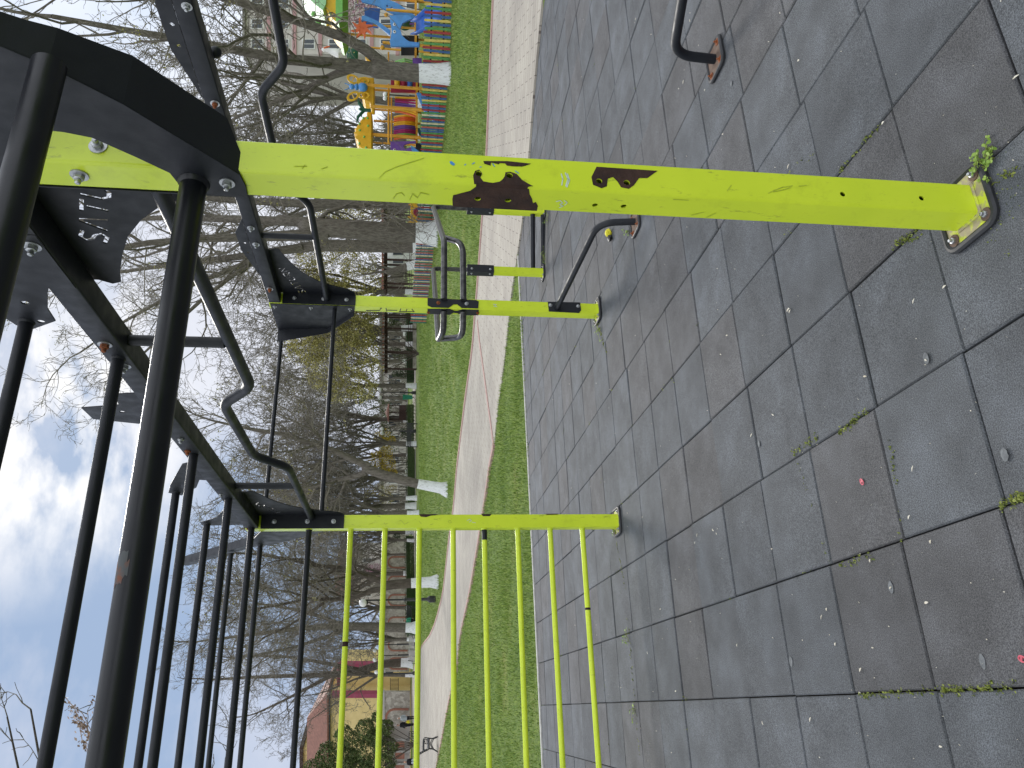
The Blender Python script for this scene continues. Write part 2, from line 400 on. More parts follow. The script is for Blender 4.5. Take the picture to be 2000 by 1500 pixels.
# ------------------------------------------------------------------ ground
RUB = [(-9, 8.50), (-2.1, 8.47), (1.75, 8.62), (4.84, 8.73), (6.07, 8.78), (6.62, 8.02), (7.24, 7.40), (7.54, 6.5), (7.66, 5.0), (7.8, -4), (-9, -4)]
def clip_convex(poly, P):
    """clip a small polygon to the outline P piece by piece (P is nearly convex, given clockwise from the far left)"""
    out = poly
    for i in range(len(P)):
        a = V((*P[i], 0)); b = V((*P[(i+1) % len(P)], 0)); d = b-a
        res = []
        for k in range(len(out)):
            p, q = out[k], out[(k+1) % len(out)]
            sp = d.x*(p[1]-a.y) - d.y*(p[0]-a.x); sq = d.x*(q[1]-a.y) - d.y*(q[0]-a.x)
            if sp <= 0: res.append(p)
            if sp*sq < 0:
                t = sp/(sp-sq); res.append((p[0]+(q[0]-p[0])*t, p[1]+(q[1]-p[1])*t))
        out = res
        if len(out) < 3: return []
    return out
RUBC = [(-9, 8.50), (6.05, 8.76), (7.54, 6.5), (7.8, -4), (-9, -4)]
tiles = MB(); tones = []
rt = random.Random(3)
for i in range(-18, 18):
    x0 = -.419 + .5*i
    sh = rt.uniform(-.035, .035); 
    for j in range(-9, 19):
        y0 = .2135 + .5*j + sh
        xa, xb = x0+.001+rt.uniform(0, .003), x0+.499-rt.uniform(0, .003); ya, yb = y0+.001+rt.uniform(0, .004), y0+.499-rt.uniform(0, .004)
        z = rt.uniform(-.004, .002); tx, ty = rt.uniform(-.006, .006), rt.uniform(-.006, .006)
        if i == 6 and j == 2: z += .004
        e = .0055
        def H(x, y, dz): return z + tx*(x-x0) + ty*(y-y0) + dz
        inner = clip_convex([(xa+e, ya+e), (xb-e, ya+e), (xb-e, yb-e), (xa+e, yb-e)], RUBC)
        outer = clip_convex([(xa, ya), (xb, ya), (xb, yb), (xa, yb)], RUBC)
        if not inner or len(inner) != len(outer): 
            inner = outer
            if not outer: continue
        n = len(outer)
        vs = [(*p, H(*p, 0)) for p in inner] + [(*p, H(*p, -.006)) for p in outer] + [(*p, -.045) for p in outer]
        fs = [tuple(range(n))] + [(a, n+a, n+(a+1) % n, (a+1) % n) for a in range(n)] + [(n+a, 2*n+a, 2*n+(a+1) % n, n+(a+1) % n) for a in range(n)]
        tiles.add(vs, fs)
        g = rt.choice([1, 1, 1, .93, 1.07, .88]) * rt.uniform(.94, 1.06)
        warm = rt.random() < .35
        t = (.080*g, .080*g, .083*g) if warm else (.080*g, .0855*g, .0925*g)
        tones += [t]*len(fs)
fl = setting('rubber_floor', tiles, M['rubber'], 'dark grey rubber safety tiles laid under the exercise frame', 'floor', smooth=False)
ca = fl.data.color_attributes.new('tone', 'FLOAT_COLOR', 'CORNER')
for p, t in zip(fl.data.polygons, tones):
    for li in p.loop_indices: ca.data[li].color = (*t, 1)
sub = MB(); sub.add([(-9.3, -4.3, -.046), (8.1, -4.3, -.046), (7.9, 6.6, -.046), (6.2, 9.0, -.046), (-9.3, 8.7, -.046)], [(0, 1, 2, 3, 4)])
setting('floor_bed', sub, M['soil'], 'dark soil showing in the joints between the rubber tiles', 'ground')

# the lawn sheet reaches the horizon; it dips under the rubber floor
gx = [-1500, -700, -350, -180, -110] + [-70+5*i for i in range(8)] + [-30+1.5*i for i in range(14)] + [-9+.5*i for i in range(40)] + [11+1.5*i for i in range(20)] + [41+5*i for i in range(12)] + [105, 130, 180, 300, 600, 1500]
gy = [-200, -60, -25, -12, -8] + [-4+.5*i for i in range(46)] + [19+1.5*i for i in range(20)] + [49+5*i for i in range(14)] + [125, 150, 200, 300, 500, 900, 1800]
g = MB()
def under(x, y): return in_poly(x, y, [(-9.6, 8.36), (-2, 8.38), (5.95, 8.62), (7.44, 6.4), (7.7, -4.4), (-9.6, -4.4)])
vs = []
for y in gy:
    for x in gx:
        z = zter(x, y)
        if under(x, y): z = -.12
        else: z += .012*noise.noise(V((x*.7, y*.7, 0))) if abs(x) < 60 and y < 90 else 0
        vs.append((x, y, z - .012))
nx = len(gx)
g.add(vs, [(j*nx+i, j*nx+i+1, (j+1)*nx+i+1, (j+1)*nx+i) for j in range(len(gy)-1) for i in range(nx-1)])
setting('lawn', g, M['lawn'], 'green park lawn stretching beyond the rubber floor', 'lawn')

PF = [(965,-160),(965,0),(958,164),(952,311),(944,422),(934,560),(924,682),(910,780),(894,910),(886,1000),(878,1052),(866,1160),(853,1210),(843,1238),(826,1258),(815,1282),(808,1306),(804,1340),(804,1400),(806,1446),(806,1500),(806,1640)]
PN = [(1085,-160),(1060,0),(1050,104),(1041,208),(1032,324),(1022,426),(1000,574),(988,690),(970,830),(966,870),(958,910),(948,980),(934,1068),(918,1160),(900,1240),(893,1312),(880,1357),(866,1429),(857,1474),(852,1500),(838,1640)]
pf = [hit(*q) for q in PF]; pn = [hit(*q) for q in PN]
def resample(P, n):
    P = [V(p) for p in P]; L_ = [0]
    for a, b in zip(P, P[1:]): L_.append(L_[-1] + (proj(b)-proj(a)).length)
    out = []; k = 0
    for i in range(n):
        t = L_[-1]*i/(n-1)
        while k < len(P)-2 and L_[k+1] < t: k += 1
        out.append(P[k].lerp(P[k+1], (t-L_[k])/max(1e-9, L_[k+1]-L_[k])))
    return out
NP = 70; pa = resample(pf, NP); pb = resample(pn, NP)
pm = MB(); vs = []; nc = 7
for a, b in zip(pa, pb):
    for c in range(nc):
        p = a.lerp(b, c/(nc-1)); vs.append((p.x, p.y, zter(p.x, p.y)+.014))
pm.add(vs, [(i*nc+c, i*nc+c+1, (i+1)*nc+c+1, (i+1)*nc+c) for i in range(NP-1) for c in range(nc-1)])
n0 = len(vs); sk = [(p.x, p.y, zter(p.x, p.y)+.014) for p in pb] + [(p.x, p.y, -.13) for p in pb]
pm.add(sk, [(i, i+1, NP+i+1, NP+i) for i in range(NP-1)])
setting('path', pm, M['paver'], 'pinkish block paved park path curving across the lawn', 'path')
PATH_POLY = [(p.x, p.y) for p in pa] + [(p.x, p.y) for p in reversed(pb)]
def kerb_strip(P, wdt, h, lo=.03):
    m = MB()
    for a, b in zip(P, P[1:]):
        if (b-a).length < .01: continue
        a = V((a.x, a.y, zter(a.x, a.y))); b = V((b.x, b.y, zter(b.x, b.y)))
        m.beam(a+V((0,0,h/2-lo)), b+V((0,0,h/2-lo)), wdt, h)
    return m
setting('path_kerb', kerb_strip(resample(pf[1:19], 60), .11, .075), M['pinkkerb'], 'pink kerb stones along the far edge of the path', 'kerb')
setting('lawn_kerb', kerb_strip(resample(pn[9:], 40), .11, .07), M['pinkkerb'], 'pink kerb stones along the near edge of the path', 'kerb')
mid = [hit(*q) for q in [(934,628),(937,660),(947,730),(955,790),(961,832),(966,872)]]
setting('apron_kerb', kerb_strip(resample(mid, 12), .10, .055, .024), M['pinkkerb'], 'pink kerb line between the path and its paved apron', 'kerb')
ek = MB()
ep = [V((-9, 8.56, 0)), V((-2.1, 8.62, 0)), V((1.75, 8.70, 0)), V((5.1, 8.79, 0)), V((6.08, 8.80, 0)), V((7.575, 6.51, 0)), V((7.83, -4, 0))]
for a, b in zip(ep, ep[1:]): ek.beam(a+V((0,0,-.035)), b+V((0,0,-.035)), .06, .10)
setting('floor_kerb', ek, M['kerb'], 'thin pale concrete edging along the far side of the rubber floor', 'kerb')
# far paths
for pts, nm, lb in (([(812,610),(812,830),(812,1000),(811,1120),(809,1290)], 'far_path', 'far pink path crossing behind the lawn'),):
    A = [hit(x, y) for x, y in pts]; B = [hit(x-5.5, y) for x, y in pts]
    m = MB(); vs = []
    for a, b in zip(A, B): vs += [(a.x, a.y, a.z+.02), (b.x, b.y, zter(b.x, b.y)+.02)]
    m.add(vs, [(2*i, 2*i+2, 2*i+3, 2*i+1) for i in range(len(A)-1)])
    setting(nm, m, M['paver'], lb, 'path')

# grass blades: near verge and lawn
rg = random.Random(11); gb = MB(); fv = []; ff = []
def blade(p, h, wd, lean):
    a = rg.uniform(0, 2*pi); s = V((cos(a), sin(a), 0))*wd; t = V((cos(a+1.3), sin(a+1.3), 0))*lean
    n = len(fv); fv.extend([tuple(p-s), tuple(p+s), tuple(p+t*.4+s*.6+V((0,0,h*.6))), tuple(p+t+V((0,0,h)))]); ff.extend([(n, n+1, n+2), (n, n+2, n+3)])
cnt = 0
while cnt < 120000:
    r = 9.2*math.exp(rg.random()*1.93); az = YAW + rg.uniform(-.50, .52)
    x = CAM.x + r*sin(az); y = CAM.y + r*cos(az)
    if y < 8.66 or (x > 5.0 and in_poly(x, y, RUBC)) or in_poly(x, y, PATH_POLY): continue
    cl = noise.noise(V((x*.9, y*.9, 3)))
    if rg.random() > .62+.6*cl: continue
    k = .6 + r*.042
    edge = y < 8.95
    blade(V((x, y, zter(x, y)-.014)), rg.uniform(.035, .075)*k*(.8+.6*max(0, cl))*(.75 if edge else 1), .0035*k*1.5, rg.uniform(.01, .045)*k); cnt += 1
gb.v = fv; gb.f = ff
tag(obj('grass', gb, M['blade'], smooth=False), 'short spring grass growing on the verge and lawn', 'grass', kind='stuff')

# ------------------------------------------------------------------ exercise frame
rig = thing('workout_frame', 'outdoor exercise frame of lime green posts with black bars, brackets and ladder rungs', 'exercise frame', (0, 0, 0))
HP = .054                                  # half post width
P1, P2, P3 = V((-.005, 0, 0)), V((-.035, 4.325, 0)), V((1.962, 4.365, 0))
P4, P5, P6 = V((1.962, 0, 0)), V((-2.03, 4.325, 0)), V((-2.03, -.02, 0))
ZT = 2.975
def rsq(cx, cy, h, r=.009, n=3):
    out = []
    for sx, sy, a0 in ((1,1,0), (-1,1,pi/2), (-1,-1,pi), (1,-1,3*pi/2)):
        for k in range(n+1):
            a = a0 + pi/2*k/n; out.append((cx+sx*(h-r)+r*cos(a), cy+sy*(h-r)+r*sin(a)))
    return out
def post_mb(p, z1, h=HP, z0=.012):
    m = MB(); o = rsq(p.x, p.y, h); n = len(o)
    m.add([(*q, z0) for q in o]+[(*q, z1) for q in o], [(i, (i+1) % n, n+(i+1) % n, n+i) for i in range(n)]+[tuple(range(n, 2*n))]); return m
EX, EY, EZ = V((1,0,0)), V((0,1,0)), V((0,0,1))
def bolt_mb(p, n, s=1.0, nut=True, washer=True, rust=False):
    n = V(n).normalized(); a = n.orthogonal().normalized(); b = n.cross(a); m = MB(); ax = (a, b, n)
    if washer: m.lathe(p, [(.019*s, 0), (.019*s, .003*s), (.010*s, .0035*s)], 18, ax)
    m.lathe(p, [(.0115*s, .003*s), (.0115*s, .012*s), (.009*s, .0135*s)], 6, ax)
    m.lathe(p, [(.0062*s, .013*s), (.0062*s, .022*s), (.004*s, .024*s)], 10, ax)
    return m
def bolt(p, n, parent, s=1.0, mat='zinc', nm='bolt'):
    return obj(nm, bolt_mb(V(p), n, s), M[mat], parent)
def base_plate(p, parent, half=.098, mat='plate_worn', rot=0, bolts=((-1,-1),(1,-1),(-1,1),(1,1)), bmat='zinc'):
    m = MB(); R = Matrix.Rotation(rot, 3, 'Z')
    o = [V(p)+R @ V((x, y, 0)) for x, y in rsq(0, 0, half, .03, 4)]
    m.prism([q+V((0,0,.004)) for q in o], V((0,0,.010)))
    pl = obj('base_plate', m, M[mat], parent, bevel=.002)
    r = MB(); ring = [q+V((0,0,.011)) for q in [V(p)+R @ V((x, y, 0)) for x, y in rsq(0, 0, half+.006, .036, 5)]]
    r.tube(ring+[ring[0]], .0125, 8, cap=False)
    obj('rubber_rim', r, M['rim'], parent)
    for sx, sy in bolts:
        q = V(p)+R @ V((sx*(half-.026), sy*(half-.026), .014))
        w_ = MB(); w_.lathe(q, [(.021, 0), (.021, .004), (.012, .005)], 20)
        obj('washer', w_, M['rusty' if bmat == 'rusty' else 'rustplate'], parent)
        obj('bolt', bolt_mb(q, EZ, .95, washer=False), M[bmat], parent)
    return pl

# --- the near post: hollow, with real holes and flaked paint
def near_post():
    p = P1; h = HP; r = .009; t = .004; z0, z1 = .012, ZT
    holesF = [(935,339),(995,343),(1170,354),(1224,357),(1646,379),(1800,387)]          # on the -Y face
    holesS = [(933,388),(992,391),(1162,401),(1218,403)]                                # on the -X face
    m = MB(); fy, fx = p.y-h, p.x-h
    H1 = [on_y(x, y, fy) for x, y in holesF]; H2 = [on_x(x, y, fx) for x, y in holesS]
    m.prism([V((p.x-h+r, fy, z0)), V((p.x+h-r, fy, z0)), V((p.x+h-r, fy, z1)), V((p.x-h+r, fy, z1))], V((0, t, 0)), [circle(c, .0088, EX, EZ) for c in H1])
    m.prism([V((fx, p.y-h+r, z0)), V((fx, p.y+h-r, z0)), V((fx, p.y+h-r, z1)), V((fx, p.y-h+r, z1))], V((t, 0, 0)), [circle(c, .0088, EY, EZ) for c in H2])
    m.prism([V((p.x-h+r, p.y+h, z0)), V((p.x+h-r, p.y+h, z0)), V((p.x+h-r, p.y+h, z1)), V((p.x-h+r, p.y+h, z1))], V((0, -t, 0)))
    m.prism([V((p.x+h, p.y-h+r, z0)), V((p.x+h, p.y+h-r, z0)), V((p.x+h, p.y+h-r, z1)), V((p.x+h, p.y-h+r, z1))], V((-t, 0, 0)))
    for sx, sy, a0 in ((1,1,0), (-1,1,pi/2), (-1,-1,pi), (1,-1,3*pi/2)):
        n = 6; vs = []
        for z in (z0, z1):
            for k in range(n+1):
                a = a0+pi/2*k/n; vs.append((p.x+sx*(h-r)+r*cos(a), p.y+sy*(h-r)+r*sin(a), z))
        m.add(vs, [(k, k+1, n+2+k, n+1+k) for k in range(n)])
    m.box((p.x, p.y, z1+.0015), (2*h-.004, 2*h-.004, .003))
    o = obj('post', m, M['lime'], rig); o['label'] = 'nearest lime green post with flaked paint and bolt holes'
    # flaked patches down to rusty steel, a hair proud of the paint
    zc = .1
    def A(pts): return [(880+zc*x, 300+zc*y) for x, y in pts]
    up = A([(500,690),(540,640),(460,600),(440,430),(480,340),(560,318),(605,400),(580,470),(640,545),(740,565),(830,575),(960,550),(1020,500),(1060,440),(1070,370),(1160,358),(1290,400),(1400,520),(1500,580),(1610,640),(1560,640),(1510,700),(1515,745)])
    lo = A([(500,696),(380,725),(240,760),(150,785),(50,810),(35,880),(40,1020),(100,1045),(800,1080),(1680,1125),(1705,1020),(1665,940),(1610,965),(1590,880),(1545,790),(1515,752)])
    def cl(v, a, b): return max(a, min(b, v))
    d = .0012
    def faceY(pts, snap=False):
        q = [on_y(x, y, fy) for x, y in pts]
        return [V((cl(c.x, p.x-h+.001, p.x+h-.001), fy-d, c.z)) for c in q]
    def faceX(pts):
        q = [on_x(x, y, fx) for x, y in pts]
        return [V((fx-d, cl(c.y, p.y-h+.001, p.y+h-.001), c.z)) for c in q]
    qa = faceY(up); qa[0].x = qa[-1].x = p.x-h+r*.6
    hl = [circle(V((c.x, fy-d, c.z)), .0093, EX, EZ) for c in H1[:2]]
    obj('rust_patch', MB().prism(qa, V((0, .0005, 0)), hl), M['rust'], o, smooth=False)
    qb = faceX(lo); qb[0].y = qb[-1].y = p.y-h+r*.6
    obj('rust_patch', MB().prism(qb, V((.0005, 0, 0)), [circle(V((fx-d, c.y, c.z)), .0093, EY, EZ) for c in H2[:2]]), M['rust'], o, smooth=False)
    cr = MB(); zt, zb = qa[0].z, qa[-1].z; n = 6; vs = []
    for z in (zb, zt):
        for k in range(n+1):
            a = pi+pi/2*k/n; vs.append((p.x-h+r+(r+d)*cos(a), p.y-h+r+(r+d)*sin(a), z))
    cr.add(vs, [(k, k+1, n+2+k, n+1+k) for k in range(n)]); obj('rust_patch', cr, M['rust'], o)
    e1 = faceY(A([(640,150),(660,200),(780,238),(790,180),(830,185),(940,212),(960,188),(1060,193),(1100,235),(1200,250),(1380,256),(1460,240),(1500,225),(1570,200),(1100,150)]))
    for q in e1:
        if q.x > p.x+h-.006: q.x = p.x+h-.001
    obj('rust_patch', MB().prism(e1, V((0, .0005, 0))), M['rust'], o, smooth=False)
    e2 = faceY([(1165,326),(1284,334),(1264,348),(1248,348),(1238,362),(1228,369),(1213,366),(1206,355),(1197,346),(1187,349),(1185,364),(1175,368),(1158,361),(1155,346)])
    obj('rust_patch', MB().prism(e2, V((0, .0005, 0)), [circle(V((c.x, fy-d, c.z)), .0093, EX, EZ) for c in H1[2:4]]), M['rust'], o, smooth=False)
    # scratches and scrawls left on the paint
    def strokes(name, lines, mat, face, wpx):
        for ln in lines:
            m = MB()
            for a, b in zip(ln, ln[1:]):
                a = V((*a, 0)); b = V((*b, 0)); u = (b-a)
                if u.length < .1: continue
                u.normalize(); nn = V((-u.y, u.x, 0))*wpx/2; a2, b2 = a-u*wpx*.2, b+u*wpx*.2
                m.add([face([q_])[0] for q_ in ((a2.x+nn.x, a2.y+nn.y), (b2.x+nn.x, b2.y+nn.y), (b2.x-nn.x, b2.y-nn.y), (a2.x-nn.x, a2.y-nn.y))], [(0, 1, 2, 3)])
            obj(name, m, M[mat], o, smooth=False)
    strokes('scuff', [[(1500,378),(1512,372),(1528,366),(1548,363)],[(1510,375),(1530,371),(1545,366)],[(1420,373),(1428,362)],[(1560,364),(1575,362)]], 'pencil', faceY, 1.6)
    strokes('scuff', [[(740,350),(752,336),(775,326),(800,318),(828,309)],[(590,330),(596,322)],[(430,315),(445,308),(462,310)],[(575,325),(600,325)],[(628,330),(640,326)]], 'pencil', faceY, 1.5)
    strokes('scuff', [[(768,388),(775,378),(784,376),(790,382)],[(800,390),(806,378),(815,386),(822,376),(838,380)],[(1350,420),(1375,414)],[(1378,425),(1398,416)],[(1315,389),(1345,391)]], 'pencil', faceX, 1.5)
    strokes('chalk_mark', [[(1096,340),(1099,350),(1097,362)],[(1104,338),(1109,350),(1105,364)],[(1108,340),(1112,352),(1107,366)]], 'chalk', faceY, 2.2)
    strokes('chalk_mark', [[(1086,393),(1094,391),(1099,396),(1093,399),(1100,402),(1092,405)],[(1102,391),(1108,395),(1103,400)]], 'chalk', faceX, 1.4)
    obj('paint_chip', MB().prism(faceY([(878,316),(882,315),(889,321),(886,324),(880,321)]), V((0, .0006, 0))), M['bluechip'], o, smooth=False)
    strokes('paint_chip', [[(907,323),(910,321)],[(922,321),(927,318)],[(937,327),(940,326)],[(1006,334),(1013,339)],[(962,320),(966,326)]], 'bluechip', faceY, 1.6)
    w_ = MB(); q = rsq(p.x, p.y, h+.002, .01); ring = [V((*c, .016)) for c in q]; w_.tube(ring+[ring[0]], .006, 6, cap=False)
    obj('weld_seam', w_, M['plate_worn'], o)
    base_plate(P1, o, .100)
    obj('bolt', bolt_mb(on_y(192, 286, fy), -EY, 1.25), M['zinc'], o); obj('bolt', bolt_mb(on_x(155, 341, fx), -EX, 1.25), M['zinc'], o)
    return o
post1 = near_post()
def far_post(p, z1=ZT, half=.098, h=HP, bm='zinc'):
    o = obj('post', post_mb(p, z1, h), M['lime'], rig); base_plate(p, o, half, bmat=bm); return o
post2 = far_post(P2); post3 = far_post(P3); post4 = far_post(P4); post5 = far_post(P5); post6 = far_post(P6)
# black scrawl and flaked corner on the two far posts
def scrawl(o, face, lines, wpx, mat, nm='scrawl'):
    m = MB()
    for ln in lines:
        for a, b in zip(ln, ln[1:]):
            a = V((*a, 0)); b = V((*b, 0)); u = (b-a).normalized(); nn = V((-u.y, u.x, 0))*wpx/2
            m.add([face(a.x+nn.x, a.y+nn.y), face(b.x+nn.x, b.y+nn.y), face(b.x-nn.x, b.y-nn.y), face(a.x-nn.x, a.y-nn.y)], [(0, 1, 2, 3)])
    obj(nm, m, M[mat], o, smooth=False)
f3x = lambda x, y: on_x(x, y, P3.x-HP-.0012); f3y = lambda x, y: on_y(x, y, P3.y-HP-.0012)
scrawl(post3, f3x, [[(715,606.6),(742,606.2),(743,602.5),(746,602)],[(754,601.5),(755,608.6)],[(756,605.8),(776,606.2)],[(779,608.8),(810,608.8)],[(781,608),(783,602.5)],[(793,608),(795,603.5)],[(808,608),(804,603.5)]], 1.5, 'ink')
scrawl(post3, f3y, [[(963,594),(970,595)],[(964,598),(971,599)],[(968,594),(967,599)]], .9, 'chalk', 'chalk_mark')
f2y = lambda x, y: on_y(x, y, P2.y-HP-.0012)
scrawl(post2, f2y, [[(720,1024),(728,1022)],[(750,1020),(752,1024),(757,1022)],[(779,1018),(783,1016),(790,1024),(798,1020)],[(818,1017),(823,1023)],[(840,1025),(846,1023)],[(875,1018),(879,1016),(882,1020),(878,1022),(875,1018)]], .9, 'pencil')
scrawl(post2, f2y, [[(912,1017),(917,1014),(921,1017),(916,1020)],[(922,1020),(929,1021)]], .9, 'chalk', 'chalk_mark')
def rust_edge(o, face, poly): obj('rust_patch', MB().prism([face(*q) for q in poly], V((0, .0005, 0))), M['rust'], o, smooth=False)
rust_edge(post2, f2y, [(818,1004.2),(822,1009),(832,1010),(842,1007),(850,1006.5),(857,1004.2)])
rust_edge(post2, f2y, [(940,1004),(943,1008),(957,1008),(960,1004)]); rust_edge(post2, f2y, [(1065,1003.4),(1068,1005.5),(1088,1005),(1092,1003.2)])

# --- beams, posts 1-2 and 3-4 and 6-5
def beam(p, q, y0, y1, lab=None):
    m = MB(); h = .05; r = .007
    o = rsq(0, 0, h, r); n = len(o)
    vs = [(p.x+a, y0, 2.925+b) for a, b in o]+[(q.x+a, y1, 2.925+b) for a, b in o]
    m.add(vs, [(i, (i+1) % n, n+(i+1) % n, n+i) for i in range(n)]+[tuple(range(n)), tuple(range(2*n-1, n-1, -1))])
    o = obj('beam', m, M['black'], rig)
    if lab: o['label'] = lab
    return o
beamA = beam(P1, P2, HP+.002, P2.y-HP-.002); beamB = beam(P4, P3, HP+.002, P3.y-HP-.002); beamC = beam(P6, P5, P6.y+HP+.002, P5.y-HP-.002)
def beam_bolts(bm, X, pts, nx=-1, mat=None):
    for i, (x, y) in enumerate(pts):
        q = on_x(x, y, X); c_ = V((X, q.y, max(2.895, min(2.955, q.z)))); w_ = MB(); w_.lathe(c_, [(.027, 0), (.027, .004), (.012, .005)], 20, (EY, EZ, -EX)); obj('washer', w_, M['zinc'], bm)
        obj('bolt', bolt_mb(c_, V((nx, 0, 0)), 1.45, washer=False), M['rusty' if i % 3 == 1 else 'zinc'], bm)
for y in (.27, 1.19, 2.44, 3.395, 4.16):
    mp_ = MB(); mp_.prism([V((P1.x-.0505, a_, z_)) for a_, z_ in ((y-.13,2.878),(y+.10,2.878),(y+.14,2.925),(y+.10,2.972),(y-.13,2.972),(y-.16,2.925))], V((-.0055, 0, 0))); obj('mounting_plate', mp_, M['black'], beamA, bevel=.001)
beam_bolts(beamA, P1.x-.0562, [(63,480),(205,672),(243,714),(354,854),(367,877),(432,961),(441,978),(481,1026)])
beam_bolts(beamB, P3.x-.0505, [(365,12),(420,202),(490,445),(500,477),(527,564)])
for x, y in [(345,52),(356,87),(480,478),(487,495)]: pass

# --- monkey rungs
def rung(y, z, r=.0248, x0=-.061, x1=-1.975, nm='rung', mat='black', parent=None):
    m = MB(); m.tube([(x0, y, z), (x1, y, z)], r, 20)
    m.lathe((x0, y, z), [(r+.006, 0), (r+.004, .004), (r, .010)], 20, (EY, EZ, -EX))
    return obj(nm, m, M[mat], parent or rig)
for y in (.27, 1.19, 2.44, 3.395, 4.26): rung(y, 2.925)
HR = [(.885, 3.145), (3.29, 3.235), (4.215, 3.245)]
for y, z in HR: rung(y, z, x0=-.06)
# leaning flag plates that carry the raised rungs (both beams)
def flag(poly, holes, X, t=.006):
    m = MB(); m.prism([V((X, y, z)) for y, z in poly], V((t, 0, 0)), [circle(V((X, y, z)), .013, EY, EZ) for y, z in holes]); return m
FL = [([(.30,2.88),(.62,2.88),(.62,2.965),(.66,2.985),(.775,3.03),(.87,3.04),(.965,3.18),(.80,3.22),(.30,3.02)], [(.735,3.088),(.878,3.092)]),
      ([(1.55,2.885),(2.02,2.885),(1.99,3.03),(1.915,3.27),(1.765,3.27),(1.72,3.09),(1.585,3.065)], [(1.81,3.102)]),
      ([(2.55,2.885),(3.02,2.885),(2.99,3.02),(3.17,3.08),(3.37,3.22),(3.30,3.285),(3.10,3.22),(2.66,3.04)], [(2.86,3.02)]),
      ([(3.72,2.885),(4.26,2.885),(4.25,3.03),(4.262,3.09),(4.275,3.29),(4.17,3.285),(4.02,3.14),(3.76,3.03)], [])]
for poly, hs in FL:
    obj('flag_plate', flag(poly, hs, P1.x-.0575), M['black'], beamA, bevel=.001)
    obj('flag_plate', flag(poly, [], P6.x+.0515), M['black'], beamC, bevel=.001)
for poly, hs in (([(1.02,2.975),(1.86,2.975),(1.50,3.06),(1.20,3.06)], [(1.33,3.01),(1.47,3.012)]), ([(3.06,2.975),(3.86,2.975),(3.48,3.055),(3.24,3.055)], [(3.38,3.01),(3.51,3.008)])):
    obj('flag_plate', MB().prism([V((P3.x-.050, y, z)) for y, z in poly], V((.005, 0, 0)), [circle(V((P3.x-.050, y, z)), .012, EY, EZ) for y, z in hs]), M['black'], beamB)

# --- ladder wall between posts 2 and 5
for k, z in enumerate((.31, .579, .846, 1.119, 1.371, 1.640, 1.912, 2.180)):
    m = MB(); m.tube([(P2.x-HP+.001, P2.y, z), (P5.x+HP-.001, P2.y, z)], .0215, 18)
    m.lathe((P2.x-HP, P2.y, z), [(.028, 0), (.025, .004), (.0215, .009)], 18, (EY, EZ, -EX))
    o = obj('ladder_rung', m, M['lime'], rig)
    if k == 3:
        c = MB(); c.tube([(P2.x-HP-.004, P2.y-.0008, z), (P2.x-HP-.09, P2.y-.0008, z)], .0216, 18); obj('bare_steel', c, M['black'], o); o['label'] = 'lime ladder rung with bare dark steel at its end'
    if k in (7, 0):
        c = MB(); xx = -.93 if k == 7 else -.72; c.tube([(xx, P2.y-.0004, z), (xx-.035 if k == 7 else xx-.018, P2.y-.0004, z)], .0219, 18); obj('bare_steel', c, M['rust'], o)
rung(P2.y, 2.50, .0215, P2.x-HP+.001, P5.x+HP)
# raised raking arm beyond post 2 and its two rungs
arm = MB(); a0, a1 = V((P2.x, P2.y+.05, 2.33)), V((P2.x, 5.95, 3.84))
arm.beam(V((P2.x, P2.y+.50, 2.88)), a1, .085, .07, EX); obj('raking_arm', arm, M['black'], rig)
obj('bracket', MB().prism([V((P2.x-.052, P2.y+.02, 2.34)), V((P2.x-.052, P2.y+.62, 2.90)), V((P2.x-.052, P2.y+.50, 3.04)), V((P2.x-.052, P2.y+.02, 2.86))], V((.006, 0, 0))), M['black'], rig)
arm2 = MB(); arm2.beam(V((P5.x, P2.y+.03, 2.40)), V((P5.x, 5.95, 3.84)), .085, .07, EX); obj('raking_arm', arm2, M['black'], rig)
for y, z in ((4.915, 2.965), (5.285, 3.275)): rung(y, z, .0215, P2.x-.05, P5.x+.05)
for y, z in ((5.62, 3.60),): rung(y, z, .0215, P2.x-.05, P5.x+.05)

# --- gusset plates with the maker's name cut through them
def offset_poly(pts, w):
    L_, R2 = [], []
    for i, p in enumerate(pts):
        a = V(pts[max(i-1, 0)]); b = V(pts[min(i+1, len(pts)-1)]); p = V(p)
        d1 = (p-a).normalized() if i > 0 else (b-p).normalized(); d2 = (b-p).normalized() if i < len(pts)-1 else d1
        t = (d1+d2)
        t = t.normalized() if t.length > .2 else d1
        n = V((-t.y, t.x)); k = min(1.6, 1/max(.5, n.dot(V((-d1.y, d1.x)))))
        L_.append(p+n*(w*k)); R2.append(p-n*(w*k))
    return L_+R2[::-1]
GL = {'S': [[(.9,.92),(.3,1),(.08,.78),(.3,.55),(.7,.45),(.92,.22),(.7,0),(.1,.08)]], 'A': [[(.02,0),(.42,.97),(.58,.97),(.98,0)]],
      'T': [[(.0,.96),(1,.96)], [(.5,.78),(.5,0)]], 'U': [[(.06,1),(.06,.25),(.3,.02),(.7,.02),(.94,.25),(.94,1)]],
      'R': [[(.08,0),(.08,.40)], [(.08,.58),(.08,.98),(.7,.98),(.92,.78),(.7,.52),(.36,.48),(.95,0)]], 'N': [[(.06,0),(.06,.98),(.94,.04),(.94,1)]]}
def word_holes(word, origin, dirv, upv, hgt, wd, gap, sw):
    out = []; x = 0
    for ch in word:
        for st in GL[ch]:
            pts = [V((x+px_*wd, py_*hgt)) for px_, py_ in st]
            out.append([V(origin)+dirv*q.x+upv*q.y for q in offset_poly(pts, sw)])
        x += wd+gap
    return out
